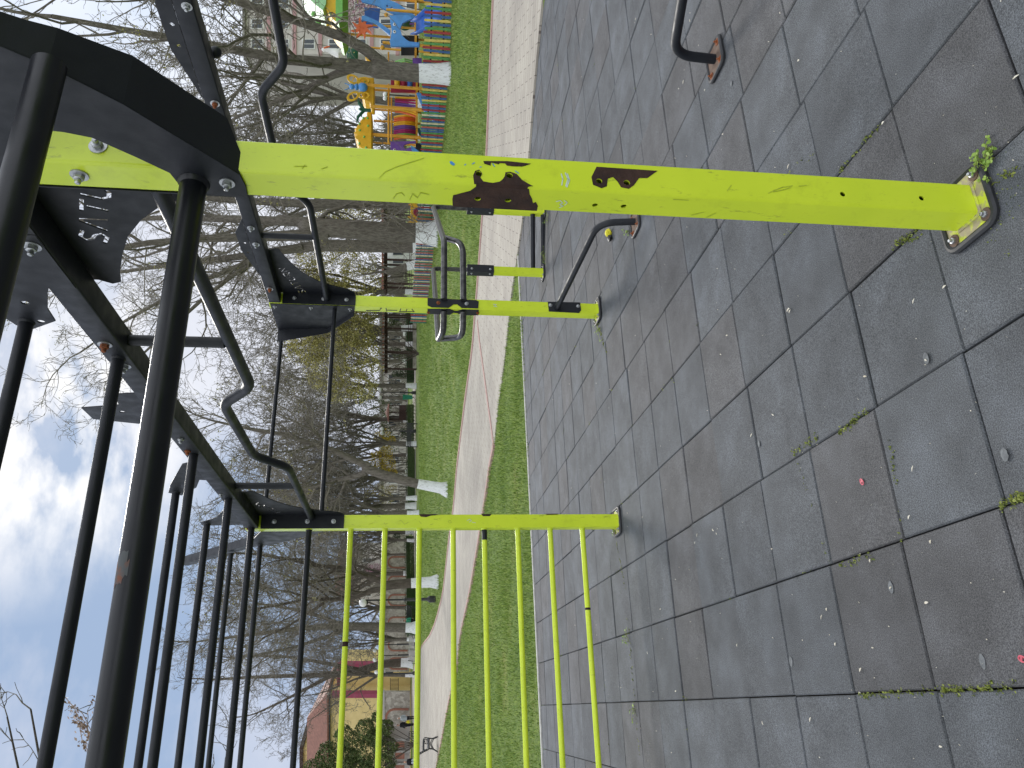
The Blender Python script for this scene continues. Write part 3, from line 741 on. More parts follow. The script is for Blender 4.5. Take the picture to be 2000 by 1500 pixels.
def gusset(p, s, X, ends=None, parent=None, nm='gusset', word='SATURN'):
    """web hanging under the beam from post p towards s*Y, with a bolted flange on the post face"""
    y0 = p.y + s*(HP+.002)
    out = [(0, 2.235), (.05, 2.243), (.105, 2.30), (.16, 2.43), (.22, 2.53), (.30, 2.61), (.40, 2.68), (.52, 2.735), (.64, 2.78), (.70, 2.795), (.715, 2.828), (.69, 2.868), (.69, 2.95), (0, 2.95)]
    holes = []
    if ends:
        o, e = on_x(*ends[0], X), on_x(*ends[1], X); d = e-o; wl = d.length; d.normalize(); u = V((0, d.z, -d.y)); u = u if u.z > 0 else -u
        n = len(word); pitch = wl/(n-.22); hgt = ends[2]
        holes = word_holes(word, o, d, u, hgt, pitch*.76, pitch*.24, ends[3])
    m = MB(); m.prism([V((X, y0+s*a, z)) for a, z in out], V((-.005, 0, 0)), holes)
    o = obj(nm, m, M['black'], parent or rig, smooth=False)
    f = MB(); f.box((p.x, y0-s*.0005+s*.0025, 2.545), (2*HP+.002, .005, .63)); obj('flange', f, M['black'], o)
    for z in (2.31, 2.51, 2.76):
        obj('bolt', bolt_mb(V((p.x, y0+s*.005, z)), V((0, s, 0)), .95), M['zinc'], o)
    return o
gusset(P1, 1, P1.x+HP+.0025, ((209,476), (215,366), .078, .0062), word='SATU'); gusset(P2, -1, P2.x+HP+.0025, ((566,1006), (504,980), .06, .005)); gusset(P3, -1, P3.x+HP+.0025, ((599,571), (557,522), .062, .0055)); gusset(P4, 1, P4.x+HP+.0025)

# --- gull wing pull-up bars with struts
def gull(p, q):
    X = p.x; a, b = p.y+HP+.004, q.y-HP-.008
    pts = [(X, a, 2.482), (X, 1.60, 2.482), (X, 1.83, 2.65), (X, 2.66, 2.65), (X, 2.90, 2.482), (X, b, 2.482)]
    m = MB(); m.tube(fillet(pts, .075, 7), .0255, 18); o = obj('gull_wing_bar', m, M['black'], rig)
    for y in (1.135, 3.335): obj('strut', MB().tube([(X, y, 2.876), (X, y, 2.505)], .0225, 16), M['black'], o)
gull(P1, P2); gull(P4, P3)
kb = MB(); c = on_x(421, 102, P3.x+.09); kb.ball(c, .034, 14, 10); kb.tube([c, c+V((-.09, 0, .03))], .014, 10); obj('knob', kb, M['black'], rig)

# --- thick bars bay 1-6, and their swept brackets
def swept(p, s, fx, lab=None, fdir=1, side=-1):
    """bracket on the post's -X face sweeping out to s*Y, with a folded flange"""
    X = p.x + side*(HP + .007)
    R = [(.0,2.215),(.050,2.222),(.094,2.262),(.293,2.444),(.400,2.570),(.432,2.622),(.56,2.82),(.50,2.94),(.02,2.96)]
    Lf = [(-.045,2.96),(-.045,2.80),(.09,2.745),(.150,2.715),(.183,2.665),(.18,2.62),(.165,2.558),(.10,2.475),(.04,2.405),(-.045,2.385),(-.050,2.218)]
    m = MB(); m.prism([V((X, p.y+s*a, z)) for a, z in R+Lf], V((.005, 0, 0)))
    o = obj('swept_bracket', m, M['black'], rig, bevel=.001)
    if lab: o['label'] = lab
    f = MB(); vs = []; ed = R[1:7]; n = len(ed)
    for k, (a, z) in enumerate(ed):
        wv = (.06, .150, .150, .112, .096, .055)[k]
        vs += [V((X+.0026, p.y+s*a, z)), V((X+.0026+fdir*wv, p.y+s*a, z))]
    f.add(vs, [(2*k, 2*k+1, 2*k+3, 2*k+2) for k in range(n-1)])
    fo = obj('flange', f, M['black'], o, smooth=False); sf = fo.modifiers.new('thick', 'SOLIDIFY'); sf.thickness = .005; sf.offset = -1
    obj('bolt', bolt_mb(V((X, p.y-.012, 2.262)), EX*side, 1.1), M['zinc'], o); return o
swept(P1, -1, 1); swept(P6, -1, 1, fdir=-1, side=1)
tb = MB(); tb.tube([(P1.x-HP-.008, -.002, 2.352), (P6.x+HP, -.002, 2.352)], .0355, 28); tb.lathe((P1.x-HP-.007, -.002, 2.352), [(.043, 0), (.041, .005), (.0355, .012)], 28, (EY, EZ, -EX))
thick = obj('pull_up_bar', tb, M['black_thick'], rig); thick['label'] = 'thick black pull-up bar with a chipped rusty patch'
q = on_y(264, 1112, -.03); ch = MB()
for k in range(7):
    a = 2.5+.16*k
    pass
rc = random.Random(5); ring = []; cols = 9; vs = []
for i in range(5):
    for j in range(cols):
        tt = radians(2 + 8.5*j); xx = q.x - .035 + .0175*i + rc.uniform(-.006, .006)
        vs.append((xx, -.002 - .0361*cos(tt), 2.352 + .0361*sin(tt)))
ch.add(vs, [(i*cols+j, i*cols+j+1, (i+1)*cols+j+1, (i+1)*cols+j) for i in range(4) for j in range(cols-1) if (i, j) not in ((0,0),(3,0),(0,7),(3,7),(0,1))])
obj('rust_patch', ch, plain('chipped_bar_patch', (.085,.09,.095), (.17,.07,.045), 40, .7, .3, lo=.48, hi=.66), thick)
ub = MB(); uq = on_x(96, 128, P1.x-HP-.007); ub.tube([(P1.x-HP-.005, uq.y, uq.z), (P6.x+HP, uq.y, uq.z)], .036, 28); obj('pull_up_bar', ub, M['black_thick'], rig)

# --- double bars between posts 2 and 3 and their folded brackets
def fold_bracket(p, d, outer):
    """plate on the post face towards d (along X), reaching +Y, with a panel folded in towards the bars"""
    X = p.x + d*(HP+.006); Yp = p.y
    side = [(-.05,2.965),(.45,2.965),(.40,2.50),(.06,2.245),(-.05,2.235)]
    m = MB(); m.prism([V((X, Yp+a, z)) for a, z in side], V((-d*.005, 0, 0))); o = obj('folded_bracket', m, M['black'], rig)
    pan = [(0,.45,2.965),(.13,.45,2.965),(.045,.405,2.50),(0,.40,2.50)]
    f = MB(); f.prism([V((X+d*a, Yp+b, z)) for a, b, z in pan], V((0, -.004, 0)))
    f.prism([V((X+d*a, Yp+b, z)) for a, b, z in [(0,.40,2.50),(.045,.405,2.50),(.03,.07,2.245),(0,.06,2.245)]], V((0, -.004, .004)))
    obj('panel', f, M['black'], o)
    for y, z in ((.0, 2.93), (.0, 2.62), (.0, 2.28)): obj('bolt', bolt_mb(V((X, Yp+y, z)), V((d, 0, 0)), .9), M['zinc'], o)
fold_bracket(P3, -1, 0); fold_bracket(P2, 1, 0)
obj('pull_up_bar', MB().tube([(P2.x+HP+.11, P2.y+.46, 2.93), (P3.x-HP-.11, P3.y+.46, 2.93)], .0185, 16), M['black'], rig)
obj('pull_up_bar', MB().tube([(P2.x+HP+.008, P2.y+.02, 2.415), (P3.x-HP-.008, P3.y+.02, 2.415)], .0185, 16), M['black'], rig)

# --- dip bars from post 3 to two short posts
S1, S2 = V((4.592, 6.512, 0)), V((3.848, 6.811, 0))
hs = .046
sp1 = far_post(S1, .96, .085, hs); sp2 = far_post(S2, .96, .085, hs)
def topz(p, xpix):
    lo, hi = 0, 20
    for _ in range(40):
        m = (lo+hi)/2
        if proj(V((p.x, p.y, m))).x > xpix: lo = m
        else: hi = m
    return lo
for sp in (S1, S2):
    z1 = topz(sp, 912); z0 = topz(sp, 964)
    m = MB(); m.box((sp.x, sp.y, (z0+z1)/2), (2*hs+.016, 2*hs+.016, z1-z0)); o = obj('sleeve_bracket', m, M['black'], rig, bevel=.002)
    for z in (z0+.05, z1-.06):
        obj('bolt', bolt_mb(V((sp.x-.01, sp.y-hs-.008, z)), -EY, .8), M['zinc'], o)
        obj('bolt', bolt_mb(V((sp.x-hs-.008, sp.y-.01, z)), -EX, .8), M['zinc'], o)
DZ = 1.445; DZL = 1.27
zt1 = topz(S1, 846); zt2 = topz(S2, 846)
def bar(path, r=.0245, f=.09, mat='steel_worn', nm='dip_bar', parent=None):
    return obj(nm, MB().tube(fillet([V(q) for q in path], f, 7), r, 16), M[mat], parent or rig)
e1 = on_y(868, 480, P3.y-.02); e1.z = DZ
d1_ = bar([(P3.x+.03, P3.y-HP-.02, DZ), (e1.x, P3.y-.10, DZ), (S1.x, S1.y, zt1), (S1.x, S1.y, topz(S1, 920))], .0285, .10)
lp = V((e1.x, P3.y-.10, DZ)).lerp(V((S1.x, S1.y, zt1)), .08)
bar([(P3.x+.03, P3.y-HP-.02, DZL), (e1.x-.08, P3.y-.09, DZL), (e1.x+.02, P3.y-.06, DZL+.03), lp], .0285, .08, parent=None)
hx = P3.x-HP
b1 = on_x(861, 643, hx-.13); b1.z = DZ
bar([(hx-.02, P3.y-.03, DZ), (hx-.185, P3.y+.02, DZ), (hx-.13, P3.y+.34, DZ+.03), (S2.x, S2.y, zt2), (S2.x, S2.y, topz(S2, 915))], .0285, .10)
bar([(hx-.02, P3.y-.03, DZL), (hx-.195, P3.y+.02, DZL), (hx-.15, P3.y+.22, DZL+.02), (hx-.08, P3.y+.40, DZ+.02)], .0285, .09)
def notch_plate(face, pts, nrm, holes=()):
    q = [face(*c) for c in pts]
    return MB().prism(q, V(nrm)*.005)
NP3 = [(835,582),(835,596),(843,600),(876,601),(886,594),(893,594),(902,601),(934,602),(935,589),(930,586),(838,582)]
np_ = obj('notched_bracket', notch_plate(lambda x, y: on_y(x, y, P3.y-HP-.006), NP3, EY), M['black'], rig)
for x, y in ((856,591.5),(911,593)): obj('bolt', bolt_mb(on_y(x, y, P3.y-HP-.006), -EY, .95), M['rusty' if x < 900 else 'zinc'], np_)
NP3x = [(835,604),(878,604),(888,608),(893,608),(903,605),(935,606),(934,616),(903,616),(893,612),(886,611),(878,615),(835,613)]
np2 = obj('notched_bracket', notch_plate(lambda x, y: on_x(x, y, P3.x-HP-.006), NP3x, EX), M['black'], rig)
for x, y in ((836.5,610),(933,611)): obj('bolt', bolt_mb(on_x(x, y, P3.x-HP-.006), -EX, .8), M['rusty'], np2)
# push-up bars low between the short posts
for x in (1040, 1060):
    z = topz(S1, x); bar([(S1.x-.04, S1.y, z), (S2.x+.04, S2.y, topz(S2, x+1))], .032, .05, 'black', 'push_up_bar')
# --- curved leg bars with foot plates
def leg_bar(foot, top, plate_c, lab=None):
    f = V(foot); t = V(top)
    hor = V((f.x, f.y, t.z))
    d = (V((t.x, t.y, 0))-V((f.x, f.y, 0)))
    k = V((f.x, f.y, 0)) + d*.03
    o = bar([f+V((0,0,.012)), V((k.x, k.y, .30)), t], .0275, .17, 'black', 'leg_bar')
    if lab: o['label'] = lab
    base_plate(f, o, .092, 'rustplate', bmat='rusty')
    return o
lf = on_z(1243, 433); lt = V((P3.x-.005, P3.y-HP-.008, .405))
leg_bar(lf, lt, None)
pp = MB(); pp.prism([on_y(x, y, P3.y-HP-.007) for x, y in ((1070,589),(1133,590.5),(1135,606),(1131,611),(1072,608))], V((0, .006, 0))); o = obj('bracket', pp, M['black'], rig, bevel=.001)
for x, y in ((1075,596),(1129,598)): obj('bolt', bolt_mb(on_y(x, y, P3.y-HP-.007), -EY, .9), M['zinc'], o)
lf2 = on_z(1400, 116); d0 = on_x(1293, 45, lf2.x); d1 = on_x(1325, -40, lf2.x)
o = bar([lf2+V((0,0,.012)), V((lf2.x, lf2.y-.01, .27)), V((P4.x, P4.y+HP+.01, .55))], .0285, .17, 'black', 'leg_bar')
base_plate(lf2, o, .092, 'rustplate', bmat='rusty')

# ------------------------------------------------------------------ trees
def branch_path(rng, p, d, Ln, k, wander, up):
    pts = [V(p)]; d = V(d).normalized()
    for i in range(k):
        d = (d + V((rng.gauss(0, wander), rng.gauss(0, wander), rng.gauss(0, wander)+up))).normalized()
        pts.append(pts[-1]+d*(Ln/k))
    return pts
def side_dir(rng, d, ang):
    d = V(d).normalized(); o = d.orthogonal().normalized(); o = Matrix.Rotation(rng.uniform(0, 2*pi), 3, d) @ o
    return (d*cos(ang)+o*sin(ang)).normalized()
class Tree:
    """bare tree: wood = trunk and limbs, crown = fine branching"""
    def __init__(s, seed, dens=1.0, twig=.0055, buds=0):
        s.r = random.Random(seed); s.wood = MB(); s.crown = MB(); s.dens = dens; s.twig = twig; s.bud = MB(); s.nb = buds
    def limb(s, pts, r0, r1, n=10):
        k = len(pts); rr = [r0+(r1-r0)*(i/(k-1))**.9 for i in range(k)]
        s.wood.tube(pts, rr, n)
        return list(zip(pts, rr))
    def spread(s, pr, lv, Ln, start=.25, count=7, ang=.75, up=.05):
        """grow sub-branches off a limb given as (point, radius) pairs"""
        k = len(pr)
        for c in range(count):
            t = start+(1-start)*(c+s.r.random())/count; f = t*(k-1); i = min(int(f), k-2)
            p = pr[i][0].lerp(pr[i+1][0], f-i); r = pr[i][1]+(pr[i+1][1]-pr[i][1])*(f-i)
            d = (pr[i+1][0]-pr[i][0])
            s.sub(p, side_dir(s.r, d, s.r.uniform(ang*.7, ang*1.35)), Ln*s.r.uniform(.6, 1.15)*(1.1-.35*t), min(r*.55, Ln*.016), lv, up)
        s.sub(pr[-1][0], (pr[-1][0]-pr[-2][0]), Ln*.8, pr[-1][1]*.95, lv, up)
    def sub(s, p, d, Ln, r, lv, up=.05):
        r = max(r, s.twig)
        k = 6 if lv >= 3 else (5 if lv == 2 else 4)
        pts = branch_path(s.r, p, d, Ln, k, .22 if lv > 1 else .30, up if lv > 1 else up*1.2)
        rr = [max(s.twig*.55, r*(1-.72*i/k)) for i in range(k+1)]
        (s.wood if r > .045 else s.crown).tube(pts, rr, 6 if r > .045 else (4 if lv >= 2 else 3), cap=False)
        if lv <= 0:
            if s.nb and s.r.random() < s.nb:
                for q in pts[1:]:
                    for _ in range(2): leaf(s.bud, q+V((s.r.gauss(0,.05), s.r.gauss(0,.05), s.r.gauss(0,.05))), .045, s.r)
            return
        n = max(2, int(round((6, 5, 4, 4)[min(3, 3-lv)]*s.dens)))
        for c in range(n):
            t = .22+.78*(c+s.r.random())/n; f = t*k; i = min(int(f), k-1)
            q = pts[i].lerp(pts[i+1], f-i)
            s.sub(q, side_dir(s.r, pts[i+1]-pts[i], s.r.uniform(.5, 1.05)), Ln*s.r.uniform(.42, .78)*(1.12-.4*t), rr[i]*.62, lv-1, up)
def leaf(mb, p, sz, r):
    a = V((r.gauss(0,1), r.gauss(0,1), r.gauss(0,1))).normalized(); b = a.orthogonal().normalized(); c = a.cross(b)
    b = b*sz*r.uniform(.6, 1.2); c = c*sz*r.uniform(.35, .7)
    mb.add([p-b, p-c, p+b, p+c], [(0, 1, 2, 3)])
def trunk_parts(t, T, mats=('bark', 'twig'), parent=None, wash=None, budm='bud'):
    tr = obj('trunk', T.wood, M[mats[0]], parent, ang=180) if False else obj('trunk', T.wood, M[mats[0]], parent)
    if wash: obj('whitewash', wash, M['white'], tr)
    if T.crown.v: obj('crown', T.crown, M[mats[1]], parent, smooth=False)
    if T.bud.v: obj('leaves', T.bud, M[budm], parent, smooth=False)
def wash_mb(pts, rr, n=14):
    m = MB(); m.tube(pts, [r*1.015+.004 for r in rr], n, cap=False); return m

def custom_tree(label, base_px, trunk, limbs, seed, lv=3, Ln=3.6, count=6, dens=1.0, wash_to=None, twig=.006, buds=0, mats=('bark', 'twig'), group='bare park trees with whitewashed trunks', dist=None, deep=.35):
    b = hit(*base_px) if dist is None else place(*base_px, dist); s = 1/ppm(b)
    t = thing('bare_tree', label, 'tree', b, group); T = Tree(seed, dens, twig, buds)
    P = lambda q: face_plane(q[0], q[1], b)
    tp = [b+V((0,0,-.1))]+[P(q) for q in trunk[1:]]
    rr = [trunk[0][2]*s/2*1.25]+[q[2]*s/2 for q in trunk[1:]]
    T.wood.tube(tp, rr, 14); T.wood.ball(tp[-1], rr[-1]*1.0, 12, 8)
    last = list(zip(tp, rr))
    for ln in limbs:
        o = T.r.uniform(-deep, deep)
        pts = [P(q) for q in ln]; k = len(pts)
        pts = [p+FH*(o*(p-pts[0]).length) for p in pts]
        # finer wander along the limb
        pr = T.limb(pts, ln[0][2]*s/2, ln[-1][2]*s/2)
        T.spread(pr, lv, Ln, .18, count)
    w_ = None
    if wash_to:
        wp, wr = [], []
        for p, r in zip(tp, rr):
            if wp and proj(p).x < wash_to-1: break
            wp.append(p); wr.append(r)
        for i in range(6): pass
        zt = P((wash_to, trunk[1][1]))
        j = len(wp)
        if j < len(tp):
            a, c = tp[j-1], tp[j]; f = max(0, min(1, (zt.z-a.z)/max(.01, c.z-a.z))); wp.append(a.lerp(c, f)); wr.append(rr[j-1]+(rr[j]-rr[j-1])*f)
        w_ = wash_mb(wp, wr)
    trunk_parts(t, T, mats, t, w_); return t

custom_tree('big forked tree with whitewashed foot standing before the playground fence', (879,144),
    [(879,144,36),(850,144,37),(818,143,35),(760,138,34),(735,136,34)],
    [[(752,128,24),(715,102,23),(679,84,22),(628,70,20),(560,54,19),(480,36,16),(400,22,14),(300,14,11),(180,4,8)],
     [(735,136,28),(690,132,24),(645,131,21),(560,132,19),(470,122,16),(380,112,14),(280,104,11),(160,92,8)],
     [(688,134,17),(650,142,15),(610,156,14),(570,170,11),(520,182,9),(450,200,6)]], 21, 3, 4.8, 8, .75, 818, .0105, .10)
custom_tree('thick double trunked tree with whitewashed foot beside the short dip bar posts', (854,456),
    [(854,456,44),(830,456,40),(812,455,38),(740,452,37),(660,446,36),(600,444,34)],
    [[(660,440,24),(600,430,22),(540,424,20),(460,415,17),(380,408,15),(280,400,12),(150,396,9),(20,390,6)],
     [(640,456,24),(560,462,21),(480,466,17),(400,470,14),(300,480,11),(200,500,8),(80,540,5)],
     [(620,432,9),(640,412,9),(670,402,8),(720,396,6)]], 22, 3, 5.4, 8, .75, 812, .0125, .08)
custom_tree('straight grey tree standing close behind the thick double trunked one', (836,480),
    [(836,480,30),(813,481,26),(760,481,25),(700,480,24),(620,480,22)],
    [[(620,480,20),(540,486,17),(450,494,14),(360,500,11),(250,508,8),(120,520,5)],[(590,482,14),(520,500,12),(450,530,10),(360,570,8),(260,630,6),(180,690,3)],[(540,486,11),(470,530,9),(400,590,7),(330,660,5),(270,720,3)]], 23, 3, 5.0, 8, .9, 806, .014, .05)
custom_tree('tall bare tree half hidden behind the near lime post', (838,398),
    [(838,398,24),(800,398,21),(740,397,20),(660,398,19),(600,398,18)],
    [[(600,398,17),(520,392,15),(430,384,12),(320,372,9),(200,360,6)],[(640,402,11),(580,420,10),(520,440,8),(440,452,5)]], 24, 3, 5.0, 7, .9, 806, .014, .05)
custom_tree('leaning forked tree with whitewashed foot nearest on the open lawn', (873,957),
    [(873,957,27),(860,953,21),(816,945,18),(780,936,18),(745,926,18),(715,915,18)],
    [[(722,912,15),(700,902,15),(672,889,14),(645,876,12),(600,862,11),(550,846,9),(490,836,6)],
     [(715,922,12),(690,932,11),(662,938,10),(632,948,9),(590,960,7),(530,970,5)],
     [(640,876,6),(620,850,5),(590,820,3)]], 25, 3, 3.4, 9, .95, 816, .0105, .03)
custom_tree('young forked tree with whitewashed foot beside the nearest lamp post', (856,1136),
    [(856,1136,25),(840,1137,20),(803,1139,18),(775,1141,18),(752,1144,18)],
    [[(752,1138,13),(728,1130,12),(700,1122,11),(660,1113,11),(616,1110,10),(560,1100,8),(490,1092,5)],
     [(752,1150,13),(728,1154,12),(690,1170,11),(650,1176,11),(600,1176,10),(545,1190,7),(480,1204,4)],
     [(632,1178,6),(600,1200,5),(560,1226,4),(510,1250,3)],[(612,1172,5),(570,1156,4),(520,1146,3)]], 26, 3, 3.7, 9, 1.0, 803, .0105, .02, mats=('bark_dark', 'twig'))
custom_tree('leaning dark tree with whitewashed foot beside the grey park bench', (806,1294),
    [(806,1294,20),(795,1294,17),(783,1294,16),(745,1297,15),(704,1310,14),(660,1317,13)],
    [[(660,1317,12),(620,1320,10),(560,1324,9),(480,1330,7),(400,1338,4)],[(700,1308,9),(660,1296,8),(610,1282,8),(560,1270,6),(490,1262,4)],[(650,1318,8),(600,1345,7),(550,1372,5),(500,1396,3)]], 27, 3, 4.6, 8, .9, 784, .017, 0, mats=('bark_dark', 'twig'))
custom_tree('straight bare tree with whitewashed foot beside the lamp post on the left lawn', (814,1226),
    [(814,1226,22),(803,1226,19),(792,1226,18),(720,1224,17),(650,1223,15)],
    [[(650,1223,13),(590,1222,11),(510,1226,8),(420,1230,4)],[(690,1224,9),(640,1240,8),(580,1256,6),(500,1268,4)],[(680,1224,9),(630,1208,8),(570,1194,6),(500,1186,4)]], 28, 3, 4.2, 8, .95, 793, .015, 0)

# repeated bare trees: a few woods shared by many things
def make_kind(seed, H, r, fork, nl, lv, Ln, dens, twig, spreadang=.55):
    T = Tree(seed, dens, twig); rng = T.r
    tp = branch_path(rng, (0,0,-.1), (rng.uniform(-.06,.06), rng.uniform(-.06,.06), 1), H*fork, 5, .03, .02)
    rr = [r*1.3, r*1.02, r*.95, r*.9, r*.86, r*.82]; T.wood.tube(tp, rr, 12)
    for c in range(nl):
        a = 2*pi*(c+rng.random()*.7)/nl; an = rng.uniform(.25, 1)*spreadang
        d = V((sin(an)*cos(a), sin(an)*sin(a), cos(an)))
        Lm = H*(1-fork)*rng.uniform(.75, 1.05)
        pts = branch_path(rng, tp[-1-(c % 2)], d, Lm, 6, .10, .05); pr = T.limb(pts, r*rng.uniform(.42, .62), r*.08, 8)
        T.spread(pr, lv, Ln, .15, 7, .85)
    wp = [tp[0], tp[0].lerp(tp[1], .55)] if False else [V((0,0,-.1)), V(tp[1])*.5+V(tp[0])*.5]
    # a band one metre high
    k = 0; band_p, band_r = [], []
    for p, q in zip(tp, rr):
        if p.z > 1.0: break
        band_p.append(p); band_r.append(q)
    i = len(band_p); a, c = tp[i-1], tp[i]; f = (1.0-a.z)/(c.z-a.z); band_p.append(a.lerp(c, f)); band_r.append(rr[i-1]+(rr[i]-rr[i-1])*f)
    return (mesh_of('wood', T.wood, M['bark']), mesh_of('twigs', T.crown, M['twig_far'], smooth=False), mesh_of('wash', wash_mb(band_p, band_r), M['white']))
KINDS = [make_kind(41, 13, .24, .26, 7, 3, 3.7, .64, .020), make_kind(42, 14.5, .22, .34, 6, 3, 4.0, .64, .020), make_kind(43, 11.5, .20, .22, 7, 3, 3.3, .64, .019), make_kind(44, 13, .26, .30, 7, 3, 3.9, .64, .021, .8)]
def park_tree(label, x, y, kind, sc=1.0, rot=0, dist=None, wash=True, group='bare park trees with whitewashed trunks'):
    b = hit(x, y) if dist is None else place(x, y, dist)
    t = thing('bare_tree', label, 'tree', b, group); t.scale = (sc,)*3; t.rotation_euler = (0, 0, rot)
    wd, tw, wa = KINDS[kind]
    tr = obj('trunk', wd, None, t, local=True); obj('crown', tw, None, t, local=True)
    if wash: obj('whitewash', wa, None, tr, local=True)
    return t
PT = [('slim grey tree with whitewashed foot between the pergola and the twin globe lamp', 813, 754, 1, 1.0, None),
      ('grey tree with whitewashed foot in front of the black bench beyond the lawn', 813, 867, 0, .95, None),
      ('stout grey tree with whitewashed foot at the lawn edge near the middle lime post', 813, 988, 3, 1.05, None),
      ('dark tree beside the silver bench at the edge of the far path', 803, 973, 2, 1.0, 72),
      ('tree just showing behind the middle lime post beyond the lawn', 806, 1003, 0, 1.0, 66),
      ('thin tree with whitewashed foot behind the nearest lamp post', 809, 1187, 1, .85, None),
      ('small tree with whitewashed foot behind the lamp with one globe', 797, 1250, 2, .9, 76),
      ('far thin whitewashed tree in front of the yellow flowering shrubs', 798, 889, 1, .8, 84),
      ('far thin whitewashed tree to the left of the yellow flowering shrubs', 797, 920, 2, .8, 92),
      ('small leaning tree seen above the second ladder rung', 797, 1056, 2, .8, 80),
      ('slender sapling with a white foot in front of the arched stone wall', 794, 1082, 1, .6, 88),
      ('bare tree behind the clipped round shrub near the middle post', 796, 1040, 0, .9, 84),
      ('distant whitewashed tree seen through the long pergola', 789, 652, 0, 1.0, 95),
      ('broad distant tree behind the right part of the long pergola', 796, 672, 3, .9, 80),
      ('distant bare tree behind the left end of the long pergola', 790, 705, 1, 1.0, 100),
      ('leafless tree rising behind the small gazebo with orange roof', 795, 820, 3, 1.1, 85),
      ('tall bare tree behind the playground tower with the butterfly', 838, 205, 1, 1.15, 52),
      ('slim bare tree behind the tower with the dotted yellow roof', 826, 268, 0, 1.1, 66),
      ('far bare tree between the dotted roof and the near lime post', 820, 320, 2, 1.2, 78),
      ('bare tree at the right rim of the playground', 855, -40, 0, 1.2, 44),
      ('bare tree behind the near post above the playground fence', 826, 350, 1, 1.15, 56),
      ('bare tree above the coloured fence near the dip bars', 815, 570, 0, 1.15, 66),
      ('bare tree with spreading crown behind the olive shrub', 800, 640, 2, 1.4, 74),
      ('bare tree with a wide crown in front of the long stone wall', 790, 1120, 3, 1.05, 90),
      ('bare tree beside the corner of the yellow building', 790, 1318, 1, .95, 84),
      ('tall bare tree behind the red roof of the yellow building', 784, 1475, 1, 1.0, 124),
      ('wide bare tree standing behind the leaning lawn tree', 797, 935, 3, 1.2, 78)]
for i, (lb, x, y, k, sc, ds) in enumerate(PT): park_tree(lb, x, y, k, sc, 1.7*i, ds)
# the far rows of leafless trees close the view
for i in range(10):
    y = -60 + 167*i + (37*i % 23); dd = 100 + (41*i % 37)
    park_tree('leafless tree in the far hazy row closing the park view', 780, y, i % 4, 1.15+.06*(i % 4), i*2.1, dd, False, 'leafless trees far behind the park')
rw = random.Random(91); wd_ = MB()
for _ in range(9000):
    y = rw.uniform(-350, 1750); b = place(790, y, rw.uniform(112, 150)); h = rw.uniform(1.0, 6.5)*(.75+.4*noise.noise(V((y*.012, 0, 5)))); a_ = RH*rw.uniform(.05, .11)+FH*rw.uniform(-.05,.05); tl = RH*rw.gauss(0, .35*h)+V((0, 0, h)); z0 = V((0, 0, h*rw.random()*.5))
    wd_.add([b+z0-a_, b+z0+a_, b+z0+tl*.5+a_*.6, b+z0*.4+tl], [(0, 1, 2), (0, 2, 3)])
tag(obj('undergrowth', wd_, M['twig_far'], smooth=False), 'far leafless thicket closing the view beyond the park', 'thicket', kind='stuff')
# stump-like leaning tree behind the fence
custom_tree('leaning hollow trunk with whitewashed foot just behind the coloured fence', (830,518),
    [(830,514,20),(812,516,17),(795,521,15),(775,527,13),(756,531,9)], [[(760,530,6),(735,532,4),(700,538,2)],[(770,527,5),(745,520,3),(715,512,2)]], 61, 1, 1.5, 5, .8, 796, .008, .2)
# a tree outside the left rim whose dry twigs reach into the sky
lt_ = thing('seed_twig_tree', 'bare tree at the left rim whose twigs carry dry brown seed heads', 'tree', (-7.2, 7.6, 0))
T = Tree(77, .9, .006); b = V((-7.2, 7.6, -.1))
tp = branch_path(T.r, b, (.05, 0, 1), 3.0, 5, .04, .02); T.wood.tube(tp, [.13,.11,.10,.095,.09,.085], 12)
for tgt, r0 in (((60,1385),.045), ((14,1400),.04), ((175,1440),.03), ((400,1560),.05), ((250,1600),.06), ((440,1480),.02)):
    e = on_y(tgt[0], tgt[1], 7.4); m = (tp[-1]+e)/2+V((0,.2,.45)); pts = [tp[-1]*(1-t)**2+m*(2*t*(1-t))+e*(t*t) for t in [i/7 for i in range(8)]]
    pr = list(zip(pts, [r0*(1-.8*i/7) for i in range(8)])); T.wood.tube(pts, [q for _, q in pr], 7)
    T.spread(pr, 1, .55, .45, 5, .6, .06)
obj('trunk', T.wood, M['bark_dark'], lt_); obj('crown', T.crown, M['twig'], lt_, smooth=False)
sdm = MB()
for k in range(11):
    p0 = on_y(200+T.r.uniform(-6, 40), 1505+T.r.uniform(-30, 20), 7.2); e = on_y(T.r.uniform(118, 205), T.r.uniform(1352, 1450), 7.2+T.r.uniform(-.2, .2))
    pts = [p0.lerp(e, i/6)+V((0, 0, .05*sin(i))) for i in range(7)]; sdm.tube(pts, .004, 4, cap=False)
    for i in range(14):
        q = pts[3].lerp(e, i/13)
        for _ in range(3): leaf(sdm, q+V((T.r.gauss(0,.02), T.r.gauss(0,.02), T.r.gauss(0,.02))), .022, T.r)
obj('seed_heads', sdm, M['seed'], lt_, smooth=False)

